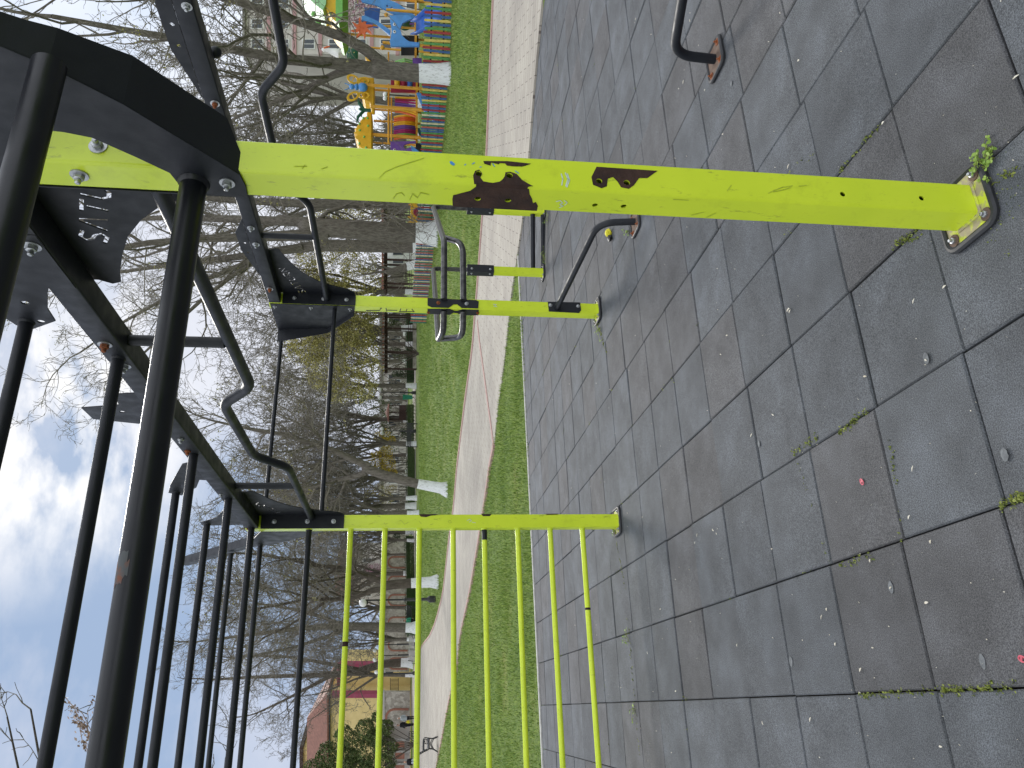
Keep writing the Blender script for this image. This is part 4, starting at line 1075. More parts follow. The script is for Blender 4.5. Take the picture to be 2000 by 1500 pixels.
# ------------------------------------------------------------------ leafy shrubs, hedges
def leaf_cloud(clumps, n, sz, rng, shell=.55):
    m = MB()
    tot = sum(c[1][0]*c[1][1] for c in clumps)
    for c, (rx, ry, rz) in clumps:
        k = int(n*rx*ry/tot)
        for _ in range(k):
            d = V((rng.gauss(0,1), rng.gauss(0,1), rng.gauss(0,1))).normalized()*(shell+(1-shell)*rng.random()**.6)
            p = V(c)+V((d.x*rx, d.y*ry, d.z*rz))
            p += V((noise.noise(p*1.3), noise.noise(p*1.3+V((9,0,0))), noise.noise(p*1.3+V((0,9,0)))))*.35*min(rx, rz)
            leaf(m, p, sz, rng)
    return m
def shrub(name, label, cat, base, clumps, n, sz, mat, seed, group=None, core=True):
    rng = random.Random(seed); t = thing(name, label, cat, base, group)
    st = MB()
    for c, rr in clumps[:14]:
        e = V(base)+V(c); pts = branch_path(rng, V(base)+V((rng.uniform(-.1,.1), rng.uniform(-.1,.1), -.05)), e-V(base), (e-V(base)).length, 4, .08, 0)
        st.tube(pts, [.04, .03, .025, .018, .01], 5)
        for _ in range(5): st.tube(branch_path(rng, e, (rng.gauss(0,1), rng.gauss(0,1), rng.gauss(0,1)), rr[0]*.9, 3, .2, .05), [.010, .008, .006, .004], 4)
    obj('trunk', st, M['bark_dark'], t)
    obj('crown', leaf_cloud([(V(base)+V(c), r) for c, r in clumps], n, sz, rng), M[mat], t, smooth=False)
    return t
def px_clumps(base, blobs, depth_=.8):
    s = 1/ppm(base); out = []
    for x, y, r in blobs:
        p = face_plane(x, y, base); rm = r*s
        out.append((p-base, (rm, rm*depth_, rm)))
    return out
def px_shrub(name, label, cat, basepx, blobs, n, sz, mat, seed, dist=None, group=None):
    b = hit(*basepx) if dist is None else place(*basepx, dist)
    return shrub(name, label, cat, b, px_clumps(b, blobs), n, sz, mat, seed, group)
px_shrub('olive_shrub', 'tall shrub with thin olive yellow spring leaves rising over the long pergola', 'shrub', (806,690),
    [(698,640,42),(700,700,44),(640,655,46),(640,725,44),(595,675,38),(705,752,32),(655,605,32),(610,630,28),(708,612,28),(660,765,26)], 26000, .085, 'olive', 5, 66)
px_shrub('olive_shrub', 'thin olive leaved shrub behind the dark pergola and the coloured fence', 'shrub', (808,540),
    [(704,505,36),(705,550,38),(650,530,44),(655,580,40),(610,560,36),(600,500,26)], 9000, .085, 'olive', 6, 64)
px_shrub('olive_shrub', 'olive leaved shrub glimpsed left of the near lime post', 'shrub', (806,420), [(720,425,28),(690,410,34),(650,415,36),(625,440,26)], 3000, .085, 'olive', 16, 62)
px_shrub('dark_conifer', 'dark green evergreen behind the small gazebo', 'shrub', (800,815),
    [(745,800,22),(745,845,24),(700,790,26),(700,830,30),(665,810,24),(760,870,18),(720,770,16)], 5000, .09, 'bushl', 7, 88)
px_shrub('forsythia', 'yellow flowering shrub right of the leaning lawn tree', 'shrub', (795,900), [(752,885,15),(760,905,15),(742,915,15),(765,925,12),(735,890,12),(725,905,11)], 2600, .075, 'forsy', 8, 80)
px_shrub('forsythia', 'yellow flowering shrub behind the whitewashed tree near the black bench', 'shrub', (795,850), [(752,848,12),(762,860,11),(745,862,10),(738,850,8)], 1200, .075, 'forsy', 9, 80)
px_shrub('forsythia', 'pale yellow green shrub left of the leaning lawn tree', 'shrub', (795,955), [(740,960,14),(755,972,14),(765,955,11),(720,965,10)], 1200, .075, 'olive', 10, 82)
px_shrub('green_bush', 'big glossy green bush in front of the yellow building', 'bush', (796,1455),
    [(755,1420,16),(755,1460,22),(750,1500,24),(715,1425,22),(715,1470,28),(712,1515,28),(675,1440,22),(672,1485,28),(640,1470,22),(638,1515,24),(735,1400,10),(612,1500,16),(690,1500,26),(735,1440,20)], 24000, .10, 'bushl', 12, 80)
px_shrub('blossom_tree', 'small tree in pale pink blossom in front of the far red roofs', 'tree', (790,1112), [(735,1112,13),(742,1125,11),(728,1124,10),(720,1110,9)], 1400, .07, 'pinkb', 13, 96)
px_shrub('blossom_tree', 'pink blossom tree behind the blue slide tower', 'tree', (840,25), [(690,18,22),(710,45,20),(670,40,18),(720,8,18)], 1500, .07, 'pinkb', 14, 52)
px_shrub('round_shrub', 'clipped dark green shrub behind the top ladder rungs', 'bush', (790,1050), [(775,1048,8),(770,1054,7)], 700, .06, 'hedge', 15, 84)
px_shrub('round_shrub', 'dark conical shrub left of the long pergola', 'bush', (797,730), [(780,730,8),(772,730,7),(787,730,8)], 900, .06, 'hedge', 17, 80)
px_shrub('round_shrub', 'dark green bush seen through the middle of the long pergola', 'bush', (797,690), [(775,690,10),(785,697,9),(768,684,8)], 900, .06, 'bushl', 18, 76)
px_shrub('round_shrub', 'green bush seen through the right end of the long pergola', 'bush', (797,635), [(772,634,10),(782,640,9),(764,630,8)], 900, .06, 'bushl', 19, 76)
px_shrub('round_shrub', 'low dark bush beside the gazebo steps', 'bush', (797,840), [(786,842,7),(788,850,6)], 500, .05, 'hedge', 20, 76)
def hedge(label, a_px, b_px, dist, h, wd, seed, name='hedge', mat='hedge'):
    a = place(*a_px, dist[0]); b = place(*b_px, dist[1]); rng = random.Random(seed); m = MB(); d = b-a; Ln = d.length; u = d/Ln; n_ = V((-u.y, u.x, 0))
    core = MB(); core.beam(a+V((0,0,h*.45)), b+V((0,0,h*.45)), wd*.8, h*.9)
    for _ in range(int(Ln*170)):
        t = rng.random()*Ln; k = rng.random()
        if k < .45: p = a+u*t+n_*(-wd/2 if (n_.dot(CAM-a) < 0) else wd/2)+V((0,0,rng.random()*h))
        elif k < .8: p = a+u*t+n_*rng.uniform(-wd/2, wd/2)+V((0,0,h))
        else: p = a+u*t+n_*rng.choice((-wd/2, wd/2))+V((0,0,rng.random()*h))
        leaf(m, p+V((rng.gauss(0,.03), rng.gauss(0,.03), rng.gauss(0,.03))), .055, rng)
    m.add(core.v, core.f)
    return tag(obj(name, m, M[mat], smooth=False), label, 'hedge')
hedge('low clipped hedge in front of the arched stone wall', (790,1050), (792,1240), (84, 78), .95, .8, 31)
hedge('low clipped hedge behind the black bench beyond the lawn', (790,790), (790,1000), (78, 78), .85, .8, 32)
hedge('clipped hedge behind the long pergola', (790,600), (790,745), (84, 80), .9, .8, 33)
def bed(label, x, y0, y1, seed):
    a, b = hit(x, y0), hit(x, y1); rng = random.Random(seed); m = MB(); d = b-a
    for _ in range(900):
        p = a+d*rng.random()+V((rng.gauss(0,.3), rng.gauss(0,.3), rng.uniform(0,.45))); leaf(m, p, .06, rng)
    return tag(obj('flower_bed', m, M['bushl'], smooth=False), label, 'flower bed')
bed('leafy flower bed edged with pale stones beyond the lawn', 811, 785, 880, 41)
bed('leafy flower bed in front of the far path on the left', 810, 1045, 1120, 42)
bed('leafy flower bed behind the nearest lamp post', 810, 1150, 1215, 43)
for i in range(14):
    p = hit(812.5, 783+7*i); m = MB(); m.ball(p+V((0,0,.08)), .16, 8, 6, (1.2, .8, .8))
    tag(obj('edging_stone', m, M['petal']), 'rounded cream stone in the edging of the leafy flower bed', 'stone', 'stones edging the flower bed')

# ------------------------------------------------------------------ helpers for things beyond the lawn
class At:
    """work on the upright plane through a ground point that faces the camera; d = metres behind it"""
    def __init__(s, b): s.b = V(b); s.s = 1/ppm(b)
    def p(s, x, y, d=0): return face_plane(x, y, s.b) + FH*d
    def bar(s, m, a, c, r, d=0, n=10): return m.tube([s.p(*a, d), s.p(*c, d)], r*s.s, n)
    def plate(s, m, pts, d=0, t=.08, holes=()): return m.prism([s.p(x, y, d) for x, y in pts], FH*t, [[s.p(x, y, d) for x, y in h] for h in holes])
    def box(s, m, x0, x1, y0, y1, d=0, t=.3): return s.plate(m, [(x0, y0), (x1, y0), (x1, y1), (x0, y1)], d, t)
    def vert(s, m, x0, x1, y, r, d=0, n=10):
        r *= .74; a = s.p(x1, y, d); c = s.p(x0, y, d); return m.tube([V((a.x, a.y, a.z)), V((a.x, a.y, c.z))], r*s.s, n)
def pcircle(x, y, r, n=14): return [(x+r*cos(2*pi*i/n), y+r*sin(2*pi*i/n)) for i in range(n)]

# ------------------------------------------------------------------ coloured picket fence
def fence(label, pts, colors, step, seed):
    B = [hit(x, y) for x, y, _ in pts]; Tz = [topz(b, q[2]) for b, q in zip(B, pts)]
    rng = random.Random(seed); t = thing('picket_fence', label, 'fence', B[0], 'sections of the coloured playground fence')
    k = 0; rails = [MB(), MB()]
    for a, c, za, zc in zip(B, B[1:], Tz, Tz[1:]):
        d = V((c.x-a.x, c.y-a.y, 0)); Ln = d.length; u = d/Ln; n_ = V((-u.y, u.x, 0)); n_ = n_ if n_.dot(FH) > 0 else -n_
        n = max(1, round(Ln/step))
        for i in range(n):
            f = (i+.5)/n; p = V((a.x+d.x*f, a.y+d.y*f, 0)); gz = zter(p.x, p.y); h = (za+(zc-za)*f) - gz
            wd = step*.32; tl = V((rng.gauss(0, .012), 0, 0)); hh = h*rng.uniform(.96, 1.03)
            pr = [(-wd, .03), (wd, .03), (wd, hh-wd*.9), (wd*.7, hh-.25*wd), (0, hh), (-wd*.7, hh-.25*wd), (-wd, hh-wd*.9)]
            m = MB(); m.prism([V((p.x, p.y, gz+z))+u*(x+tl.x*z) for x, z in pr], n_*.022)
            obj('picket', m, M['f_'+colors[k % len(colors)]], t, smooth=False); k += 1
        for j, fr in enumerate((.28, .72)):
            za2, zc2 = zter(a.x, a.y), zter(c.x, c.y)
            rails[j].beam(V((a.x, a.y, za2+(za-za2)*fr))+n_*.045, V((c.x, c.y, zc2+(zc-zc2)*fr))+n_*.045, .03, .06)
    for r in rails: obj('rail', r, M['wood'], t)
cyc = ['cream','teal','salmon','blue','salmon','green','red','blue','yellow','green','red','blue','yellow','green','red','blue','yellow','blue','green','red','blue','yellow','green','red','blue','yellow','green','red','blue','red','green','cream','teal','red','blue','cream','teal','salmon','blue']
fence('coloured wooden picket fence in front of the blue slide tower', [(889,-60,828),(884,0,828),(881,100,826),(878,150,825)], cyc[1:], .128, 1)
fence('coloured wooden picket fence in front of the butterfly and dotted roof towers', [(877,156,824),(871,230,822.5),(864,300,822),(861,330,820)], cyc[17:], .128, 2)
fence('coloured wooden picket fence left of the near lime post, running to the pergola', [(857,385,816),(849,480,813),(842,550,807),(836,600,803),(834,632,801)], ['teal','salmon','blue','cream','teal','red','blue','cream','teal','salmon'], .155, 3)

# ------------------------------------------------------------------ playground
def ply(label, base_px, dist_add):
    b0 = hit(*base_px); dd = (V((b0.x, b0.y, 0))-V((CAM.x, CAM.y, 0))).length + dist_add
    b = place(base_px[0], base_px[1], dd); return thing('play_tower', label, 'playground tower', b, 'plastic playground towers behind the fence'), At(b)
t, a = ply('playground tower with blue slide, smiling blue arch panel and orange sun', (880, 60), 2.2)
GX = 874
for nm, y, x0, r, d in (('tower_post', 7, 640, 4.6, 0), ('tower_post', 43, 755, 3.6, -.6), ('tower_post', 106, 748, 3.8, -.6), ('tower_post', 49, 668, 3.4, 1.5), ('tower_post', -40, 640, 4.2, 0), ('tower_post', 98, 752, 3.2, 1.6)):
    m = MB(); a.vert(m, x0, GX, y, r, d); m.ball(a.p(x0, y, d), r*1.15*a.s, 10, 6); obj(nm, m, M['orange'], t)
m = MB(); a.bar(m, (757, 68), (757, 122), 1.8, 1.6); a.bar(m, (750, 100), (760, 124), 1.6, 1.4); obj('rail', m, M['orange'], t)
rf = MB(); a.plate(rf, [(660,-60),(640,-50),(634,-8),(637,20),(641,33),(650,46),(660,56)], -.5, 2.4); r_ = obj('roof', rf, M['yellowp'], t)
m = MB(); a.plate(m, [(659,-64),(659,58),(665,64),(672,50),(672,-64)], -.75, 2.9); obj('roof_trim', m, M['greenp'], r_)
m = MB(); a.plate(m, [(640,0),(590,-6),(591,0),(606,12),(622,26),(634,35),(640,22)], -.62, 1.6); obj('gable', m, M['pgreen'], r_)
for x, y, r in ((616,41,5), (625,57,5), (614,3,4.6), (648,40,2.2), (652,58,2.4), (645,8,2.2)):
    m = MB(); m.ball(a.p(x, y, -.55), r*a.s, 10, 8); obj('roof_knob', m, M['greenp'], r_)
m = MB(); m.tube([a.p(648,52,-.4), a.p(643,56,-.4), a.p(640,64,-.4)], [.05,.07,.03], 8); obj('roof_horn', m, M['yellowp'], r_)
su = MB(); pts = []
for i in range(64):
    th = 2*pi*i/64; k = (i % 8)/8; rr = 10.5 + 12*max(0, 1-abs(k-.5)*3.4); th2 = th+.18*max(0, rr-10.5)/12
    pts.append((708+rr*cos(th2), 60+rr*sin(th2)))
a.plate(su, pts, -.25, .10); sn = obj('sun_panel', su, M['redo'], t, bevel=.015)
for x, y in ((703,57),(703,64),(709,60.5)): m = MB(); m.ball(a.p(x, y, -.26), 1.2*a.s, 8, 6); obj('face_knob', m, M['redo'], sn)
m = MB(); a.vert(m, 728, GX, 63, 2.7, -.1); obj('tower_post', m, M['orange'], t)
m = MB(); a.plate(m, [(711,6),(711,42),(738,46),(742,8)], .35, .08); obj('back_panel', m, M['navy'], t)
m = MB(); a.plate(m, [(704,3),(706,0),(760,8),(776,14),(813,40),(820,46),(790,46),(735,18),(708,12)], -.35, .10, [pcircle(757,20,2.2,10), pcircle(766,24,2.2,10), [(766,38),(774,36),(776,39),(768,41)]]); obj('stair_side', m, M['bluep'], t, bevel=.01)
m = MB(); a.plate(m, [(707,38),(714,37),(738,48),(763,66),(762,76),(735,53),(708,46)], -.30, .10); obj('stair_side', m, M['bluep'], t, bevel=.01)
m = MB(); a.plate(m, [(762,46),(797,46),(806,52),(796,56),(786,62),(782,72),(785,84),(793,92),(800,96),(819,98),(819,105),(764,105),(762,96),(766,76),(763,58)], -.7, .12); fp = obj('arch_panel', m, M['bluep'], t, bevel=.012)
for y in (64, 78):
    m = MB(); m.lathe(a.p(771, y, -.7), [(3.0*a.s, 0), (2.6*a.s, .03), (1e-4, .04)], 14, (RH, EZ, -FH)); e = obj('eye_white', m, M['wht'], fp)
    m = MB(); m.lathe(a.p(771, y, -.735), [(1.3*a.s, 0), (1e-4, .02)], 12, (RH, EZ, -FH)); obj('eye_pupil', m, M['blk'], fp)
m = MB(); a.box(m, 783, 818, 58, 97, .5, .05); obj('opening_shade', m, M['blk'], t)  # black sheet standing in for the shade inside the arch
m = MB()
for k in range(9):
    f = k/8
ch = [(a.p(812,60,-.7), a.p(812,82,-.7)), (a.p(826,57,-1.1), a.p(826,85,-1.1)), (a.p(842,55,-1.7), a.p(842,88,-1.7)), (a.p(858,54,-2.1), a.p(858,90,-2.1))]
vs = []
for q0, q1 in ch: vs += [q0+V((0,0,.22)), q0, q1, q1+V((0,0,.22))]
m.add(vs, [(4*i+j, 4*i+j+1, 4*i+j+5, 4*i+j+4) for i in range(3) for j in range(3)]); o = obj('slide', m, M['navy'], t); sm = o.modifiers.new('thick', 'SOLIDIFY'); sm.thickness = .04
m = MB(); m.ball(a.p(790, 12, 1.4), 15*a.s, 14, 10); obj('green_tunnel', m, M['dgreen'], t)
m = MB(); a.box(m, 810, 814, 0, 104, -.3, 1.8); obj('deck', m, M['orange'], t)
for y, cn in ((112,'greenp'), (116,'greenp'), (120,'greenp')):
    m = MB(); m.tube([a.p(772, y, .4), a.p(790, y+1, .1), a.p(810, y, .4)], 1.4*a.s, 8); obj('arch_slat', m, M[cn], t)
m = MB(); a.box(m, 806, 824, 107, 122, .3, .1); obj('side_panel', m, M['purple'], t)
for i, y in enumerate((18, 26, 34)):
    m = MB(); a.bar(m, (800, y), (836, y), 1.6, .9); obj('net_bar', m, M['purple' if i % 2 else 'orange'], t)

t, a = ply('playground tower topped with a blue bodied butterfly beside a striped tunnel rail', (872, 185), 2.4)
GX = 866
for y, x0, r, d in ((180,716,4.2,-.2), (220.5,724,4.6,-.2), (159,728,3.2,1.5), (197.5,728,2.6,1.6)):
    m = MB(); a.vert(m, x0, GX, y, r, d); obj('tower_post', m, M['orange'], t)
m = MB(); a.bar(m, (758,150), (758,270), 2.0, .8); obj('rail', m, M['orange'], t)
m = MB(); a.bar(m, (764,182), (764,268), 1.5, .5); obj('rail', m, M['orange'], t)
m = MB(); a.plate(m, [(730,150),(706,148),(699,150),(702,158),(706,170),(706,184),(712,194),(722,197),(724,202),(730,202)], .1, 1.3); rf = obj('roof', m, M['yellowp'], t, bevel=.03)
for x, y in ((707,150),(716,189),(712,158)): m = MB(); m.ball(a.p(x, y, .1), 1.8*a.s, 8, 6); obj('roof_knob', m, M['greenp'], rf)
def ring(cx, cy, rx, ry, ang, w_, d):
    m = MB(); o_, i_ = [], []
    for k in range(18):
        th = 2*pi*k/18
        for L2, q in ((o_, 1), (i_, .62)):
            u, v = rx*q*cos(th), ry*q*sin(th); L2.append((cx+u*cos(ang)-v*sin(ang), cy+u*sin(ang)+v*cos(ang)))
    a.plate(m, o_, d, .07, [i_]); a.plate(m, [(cx+ry*.9*sin(ang)*1.0-.8*cos(ang), cy-ry*.9*cos(ang)-.8*sin(ang)), (cx+ry*.9*sin(ang)+.8*cos(ang), cy-ry*.9*cos(ang)+.8*sin(ang)), (cx-ry*.9*sin(ang)+.8*cos(ang), cy+ry*.9*cos(ang)+.8*sin(ang)), (cx-ry*.9*sin(ang)-.8*cos(ang), cy+ry*.9*cos(ang)-.8*sin(ang))], d+.004, .06); return m
for cx, cy, rx, ry, an in ((690,157,13.5,8.5,.5), (711,160,12,7.5,-.1), (690,190,13.5,8.5,-.5), (711,188,12,7.5,.1)): obj('butterfly_wing', ring(cx, cy, rx, ry, an, 0, -.15), M['yellowp'], t, bevel=.012)
m = MB(); m.ball(a.p(688,173,-.2), 5.4*a.s, 12, 8, (1.05,1,.95)); m.ball(a.p(697,173.3,-.2), 6*a.s, 12, 8, (1.1,1,.75)); m.ball(a.p(709,174,-.2), 8.6*a.s, 14, 10, (.95,1,1.1)); m.tube([a.p(684,171,-.2), a.p(680,168,-.2), a.p(674,166,-.2)], .02, 6); m.tube([a.p(684,175,-.2), a.p(680,177,-.2), a.p(674,179,-.2)], .02, 6); obj('butterfly_body', m, M['bluep'], t)
pm_ = MB(); m = pm_; m.lathe(a.p(725,219,-.2), [(3.6*a.s, 0), (3.2*a.s, 6*a.s), (4*a.s, 15*a.s)], 12)
for tip, mid_ in (((700,196),(702,206)), ((697,243),(700,232)), ((707,232),(705,226)), ((701,216),(704,217)), ((704,202),(706,209))):
    m.tube([a.p(712,219,-.2), a.p(*mid_,-.25), a.p(*tip,-.2)], [3*a.s, 3*a.s, .8*a.s], 8)
obj('palm_top', m, M['dgreen'], t)
m = MB(); a.box(m, 763, 819, 153, 178, .1, .12); pn_ = obj('roller_panel', m, M['maroon'], t, bevel=.02)
for x0, cn in ((770,'yellowp'), (782.5,'maroon'), (795,'navy')):
    m = MB(); a.bar(m, (x0+5.5,155), (x0+5.5,169), 5.4, .08); obj('roller', m, M[cn], pn_)
for k, (y, cn) in enumerate(((187,'yellowp'), (191,'maroon'), (195,'magenta'), (199.5,'purple'), (203,'purple'), (208,'yellowp'), (212,'yellowp'), (215,'redo'))):
    sag = (k)*.7; m = MB(); pts = [(771, y-1), (782, y-.5), (795, y+sag*.6), (806, y+sag*1.3), (813, y+sag*2)]
    m.tube([a.p(px_, py_, .25+.0*k) for px_, py_ in pts], 2.0*a.s, 8); obj('arch_slat', m, M[cn], t)
m = MB(); a.plate(m, [(813,190),(818,189),(858,212),(860,240),(846,244),(826,222)], -.5, .12); obj('slide', m, M['bluep'], t)
m = MB(); a.box(m, 812, 816, 150, 226, 0, 1.6); obj('deck', m, M['orange'], t)

t, a = ply('playground tower with a yellow green-dotted dragon back roof and striped tunnel', (866, 250), 2.4)
GX = 862
for y, x0, r, d in ((231.5,728,3.0,.9), (275.5,726,4.6,-.3), (268,727,2.8,1.4)):
    m = MB(); a.vert(m, x0, GX, y, r, d); obj('tower_post', m, M['orange'], t)
dome = [(727,224),(721,224),(717,228),(718,234),(712,236),(706,242),(701,250),(696.5,257),(693,258),(697,262),(692,266),(699,270),(694,275),(700,280),(702,286),(700,290),(706,294),(712,299),(727,301)]
m = MB(); a.plate(m, dome, -.5, 1.5); rf = obj('roof', m, M['yellowp'], t, bevel=.05)
for x, y in ((719,238),(703.5,249),(720,253),(704,261.5),(712.5,274),(716,295),(703,287),(711,238)): m = MB(); m.lathe(a.p(x, y, -.5), [(2.3*a.s, 0), (1.6*a.s, .07), (1e-4, .09)], 10, (RH, EZ, -FH)); obj('roof_dot', m, M['greenp'], rf)
for k, (y, cn) in enumerate(((228,'yellowp'), (232,'redo'), (236,'redo'), (240,'yellowp'), (244,'yellowp'), (248,'purple'), (252,'purple'), (256,'magenta'), (260,'magenta'), (264,'greenp'), (268,'greenp'), (271,'redo'))):
    m = MB(); m.tube([a.p(770, y-2, .2), a.p(780, y-.5, -.05), a.p(791, y, -.15), a.p(802, y-.5, -.05), a.p(813, y-2, .2)], 2.1*a.s, 8); obj('arch_slat', m, M[cn], t)
m = MB(); a.plate(m, [(763,281),(763,306),(800,308),(812,300),(812,292),(800,292),(792,296),(788,292),(790,287),(800,284),(812,284),(812,280)], -.35, .12); pp = obj('arch_panel', m, M['purple'], t, bevel=.015)
m = MB(); m.lathe(a.p(771, 297, -.35), [(2.6*a.s, 0), (1e-4, .05)], 12, (RH, EZ, -FH)); obj('eye_white', m, M['wht'], pp)
m = MB(); m.lathe(a.p(771, 297, -.39), [(1.2*a.s, 0), (1e-4, .03)], 10, (RH, EZ, -FH)); obj('eye_pupil', m, M['blk'], pp)
m = MB(); a.plate(m, [(802,290),(804,300),(818,312),(818,302)], -.5, .06); obj('slide', m, M['bluep'], t)
m = MB(); a.box(m, 812, 846, 281, 309, -.1, .5); obj('dark_base', m, M['blk'], t)
m = MB(); a.box(m, 812, 816, 226, 280, 0, 1.6); obj('deck', m, M['orange'], t)
m = MB(); a.plate(m, [(820,236),(816,236),(818,246),(826,262),(832,258)], 1.0, .1); obj('slide', m, M['bluep'], t)

t, a = ply('play tower with a white long-necked bird on a dark green barrel', (870, 104), 5)
GX = 864
m = MB(); a.vert(m, 712, GX, 104, 2.8); obj('tower_post', m, M['orange'], t)
m = MB(); m.lathe(a.p(699, 106, 0), [(9*a.s, 0), (11*a.s, 6*a.s), (11*a.s, 16*a.s), (9.5*a.s, 20*a.s)], 16); obj('barrel', m, M['dgreen'], t)
m = MB(); m.tube([a.p(680,104,0), a.p(672,104,0), a.p(662,105,0), a.p(650,101,0), a.p(640,97.5,0), a.p(632,97,0), a.p(628,96,0)], [.10,.10,.22,.16,.09,.10,.03], 10); obj('bird', m, M['wht'], t)
m = MB(); m.tube([a.p(633,96,-.05), a.p(640,92.5,-.05), a.p(645,91,-.05)], [.06,.05,.01], 8); obj('beak', m, M['redo'], t)
m = MB(); a.plate(m, [(714,113),(730,113),(730,122),(724,122),(718,121),(714,118)], -.3, .5); obj('roof_corner', m, M['yellowp'], t, bevel=.04)
t, a = ply('yellow play tunnel panel with dark red round opening left of the near lime post', (855, 415), 2)
m = MB(); a.plate(m, [(802,396),(816,396),(818,410),(818,428),(816,437),(796,437),(796,433),(802,431),(802,426),(796,425),(796,422),(802,421)], 0, .15); o = obj('tunnel_panel', m, M['yellowp'], t, bevel=.02)
m = MB(); m.lathe(a.p(816, 414, -.02), [(9*a.s, 0), (7*a.s, .03), (6.5*a.s, -.3)], 16, (RH, EZ, -FH)); obj('tunnel_mouth', m, M['maroon'], o)
m = MB(); a.vert(m, 797, 850, 400, 2, .2); a_ = obj('tower_post', m, M['orange'], t)
m = MB(); a.vert(m, 797, 850, 434, 2, .2); a_ = obj('tower_post', m, M['orange'], t)

# ------------------------------------------------------------------ pergolas and gazebo
def pergola(label, base, posts, x_roof, x_base, y0, y1, dback, wall=True, tiles=True):
    t = thing('pergola', label, 'pergola', base); a = At(base); s = a.s
    for y in posts:
        for d in (0, dback):
            m = MB(); p = a.p(x_base, y, d); q = a.p(x_roof+4, y, d); m.box((p.x, p.y, (q.z+zter(p.x, p.y)-.05)/2), (.15, .15, q.z-zter(p.x, p.y)+.05), (RH, FH, EZ)); obj('pergola_post', m, M['wood'], t)
    for d in (0, dback):
        m = MB(); a.box(m, x_roof+1, x_roof+6, y0, y1, d-.08, .16); obj('pergola_beam', m, M['wood'], t)
    m = MB(); n = int(abs(y1-y0)/9)
    for i in range(n+1):
        y = y0+(y1-y0)*i/n; m.beam(a.p(x_roof+2.5, y, -.45), a.p(x_roof+2.5, y, dback+.45), .07, .14)
    obj('rafter', m, M['wood'], t)
    if tiles:
        m = MB(); k = int(abs(y1-y0)/7)
        for i in range(k):
            y = y0+(y1-y0)*(i+.5)/k; p = a.p(x_roof-1, y, -.5); q = a.p(x_roof-2, y, .3); m.tube([p, q], [.10, .085], 8)
        obj('tile_cap', m, M['roof'], t)
    for x in (798, 801.5, 805) if wall else (800, 803):
        m = MB(); a.bar(m, (x, y0+4), (x, y1-6), .55, dback*.3, 6); obj('bench_rail', m, M['wood'], t)
    if wall:
        m = MB(); a.box(m, 806.5, x_base+1, y0+10, y1-8, dback*.35, .35); obj('seat_wall', m, M['stone'], t)
pergola('long dark timber pergola with red tile caps and low stone seat wall', hit(813.5, 680), (617, 643, 688, 721), 750, 813.5, 606, 728, 2.6)
pergola('dark timber pergola standing behind the coloured picket fence', place(806, 480, 60), (407, 455, 509, 555), 749, 807, 398, 566, 2.6, False)
b = place(797, 805, 84); t = thing('gazebo', 'small dark gazebo with an orange tiled hip roof', 'gazebo', b); a = At(b)
for y, d in ((792,0), (805,-.8), (814,.6), (820,0)):
    m = MB(); a.vert(m, 760, 798, y, 1.3, d, 6); obj('gazebo_post', m, M['wood'], t)
m = MB(); c = a.p(752, 806, 0); rr = 20*a.s
m.lathe(a.p(760, 806, 0), [(rr, 0), (rr*.9, .12), (rr*.35, 5*a.s), (1e-4, 8*a.s)], 8); obj('roof', m, M['roof'], t)
m = MB(); m.lathe(a.p(796, 806, 0), [(rr*.8, 0), (rr*.8, .9), (rr*.74, .9), (rr*.74, .05)], 8); obj('railing', m, M['wood'], t)

# ------------------------------------------------------------------ lamps, bins, benches
def lamp(label, base, x_globe, ys, r_px, yc):
    t = thing('street_lamp', label, 'street lamp', base, 'black park lamps with white globes'); a = At(base); s = a.s
    p0 = a.p(800, yc); zb = zter(base.x, base.y); zt = a.p(x_globe, yc).z; H = zt-zb
    m = MB(); m.lathe((p0.x, p0.y, zb-.02), [(.17,0),(.17,.34),(.12,.40),(.085,.46),(.075,.50),(.075,H*.42),(.095,H*.42+.02),(.095,H*.42+.06),(.045,H*.42+.12),(.04,H-.12),(.05,H-.10)], 14); pole = obj('pole', m, M['castiron'], t)
    for y in ys:
        g_ = a.p(x_globe, y); m = MB(); m.ball(g_, r_px*s, 18, 12); obj('globe', m, M['lampglobe'], t)
        m = MB(); m.lathe(g_+V((0,0,-r_px*s-.05)), [(.05,0),(.09,.05),(.07,.10)], 10); m.tube([g_+V((0,0,-r_px*s-.03)), V((p0.x, p0.y, g_.z-r_px*s-.16))], .022, 8) if len(ys) > 1 else None; obj('arm', m, M['castiron'], pole)
lamp('black lamp with one big white globe nearest beyond the ladder rungs', hit(851, 1170), 709, (1177.5,), 7.6, 1171)
lamp('black lamp with twin white globes beside the green bin', hit(812, 767), 742, (760, 776), 4.3, 767)
lamp('black lamp with twin white globes right of the yellow flowering shrub', place(800, 842, 74), 746, (838, 846), 3.9, 842)
lamp('black lamp with one white globe at the path junction', hit(811.5, 1258), 729, (1251,), 4.4, 1258)
lamp('black lamp with twin white globes left of the grey park bench', place(803, 1279, 78), 732, (1270, 1289), 4.0, 1279)
lamp('black lamp with twin white globes behind the small gazebo', place(797, 818, 90), 752, (814, 822), 3.3, 818)
lamp('black lamp standing on the small grass island by the yellow building', place(796, 1315, 76), 735, (1313,), 3.8, 1315)
lamp('black lamp with a white globe behind the butterfly tower', place(822, 186, 50), 752, (184, 192), 4.2, 188)
lamp('black lamp with a white globe beside the purple animal panel', place(820, 294, 56), 757, (294,), 3.6, 294)
lamp('black lamp with small twin globes seen through the long pergola', place(797, 625, 90), 758, (622, 628), 2.6, 625)
b = hit(809, 776); t = thing('litter_bin', 'bright green litter bin beside the twin globe lamp', 'litter bin', b); s = At(b); z0 = zter(b.x, b.y); zt = topz(b, 787); h = zt-z0
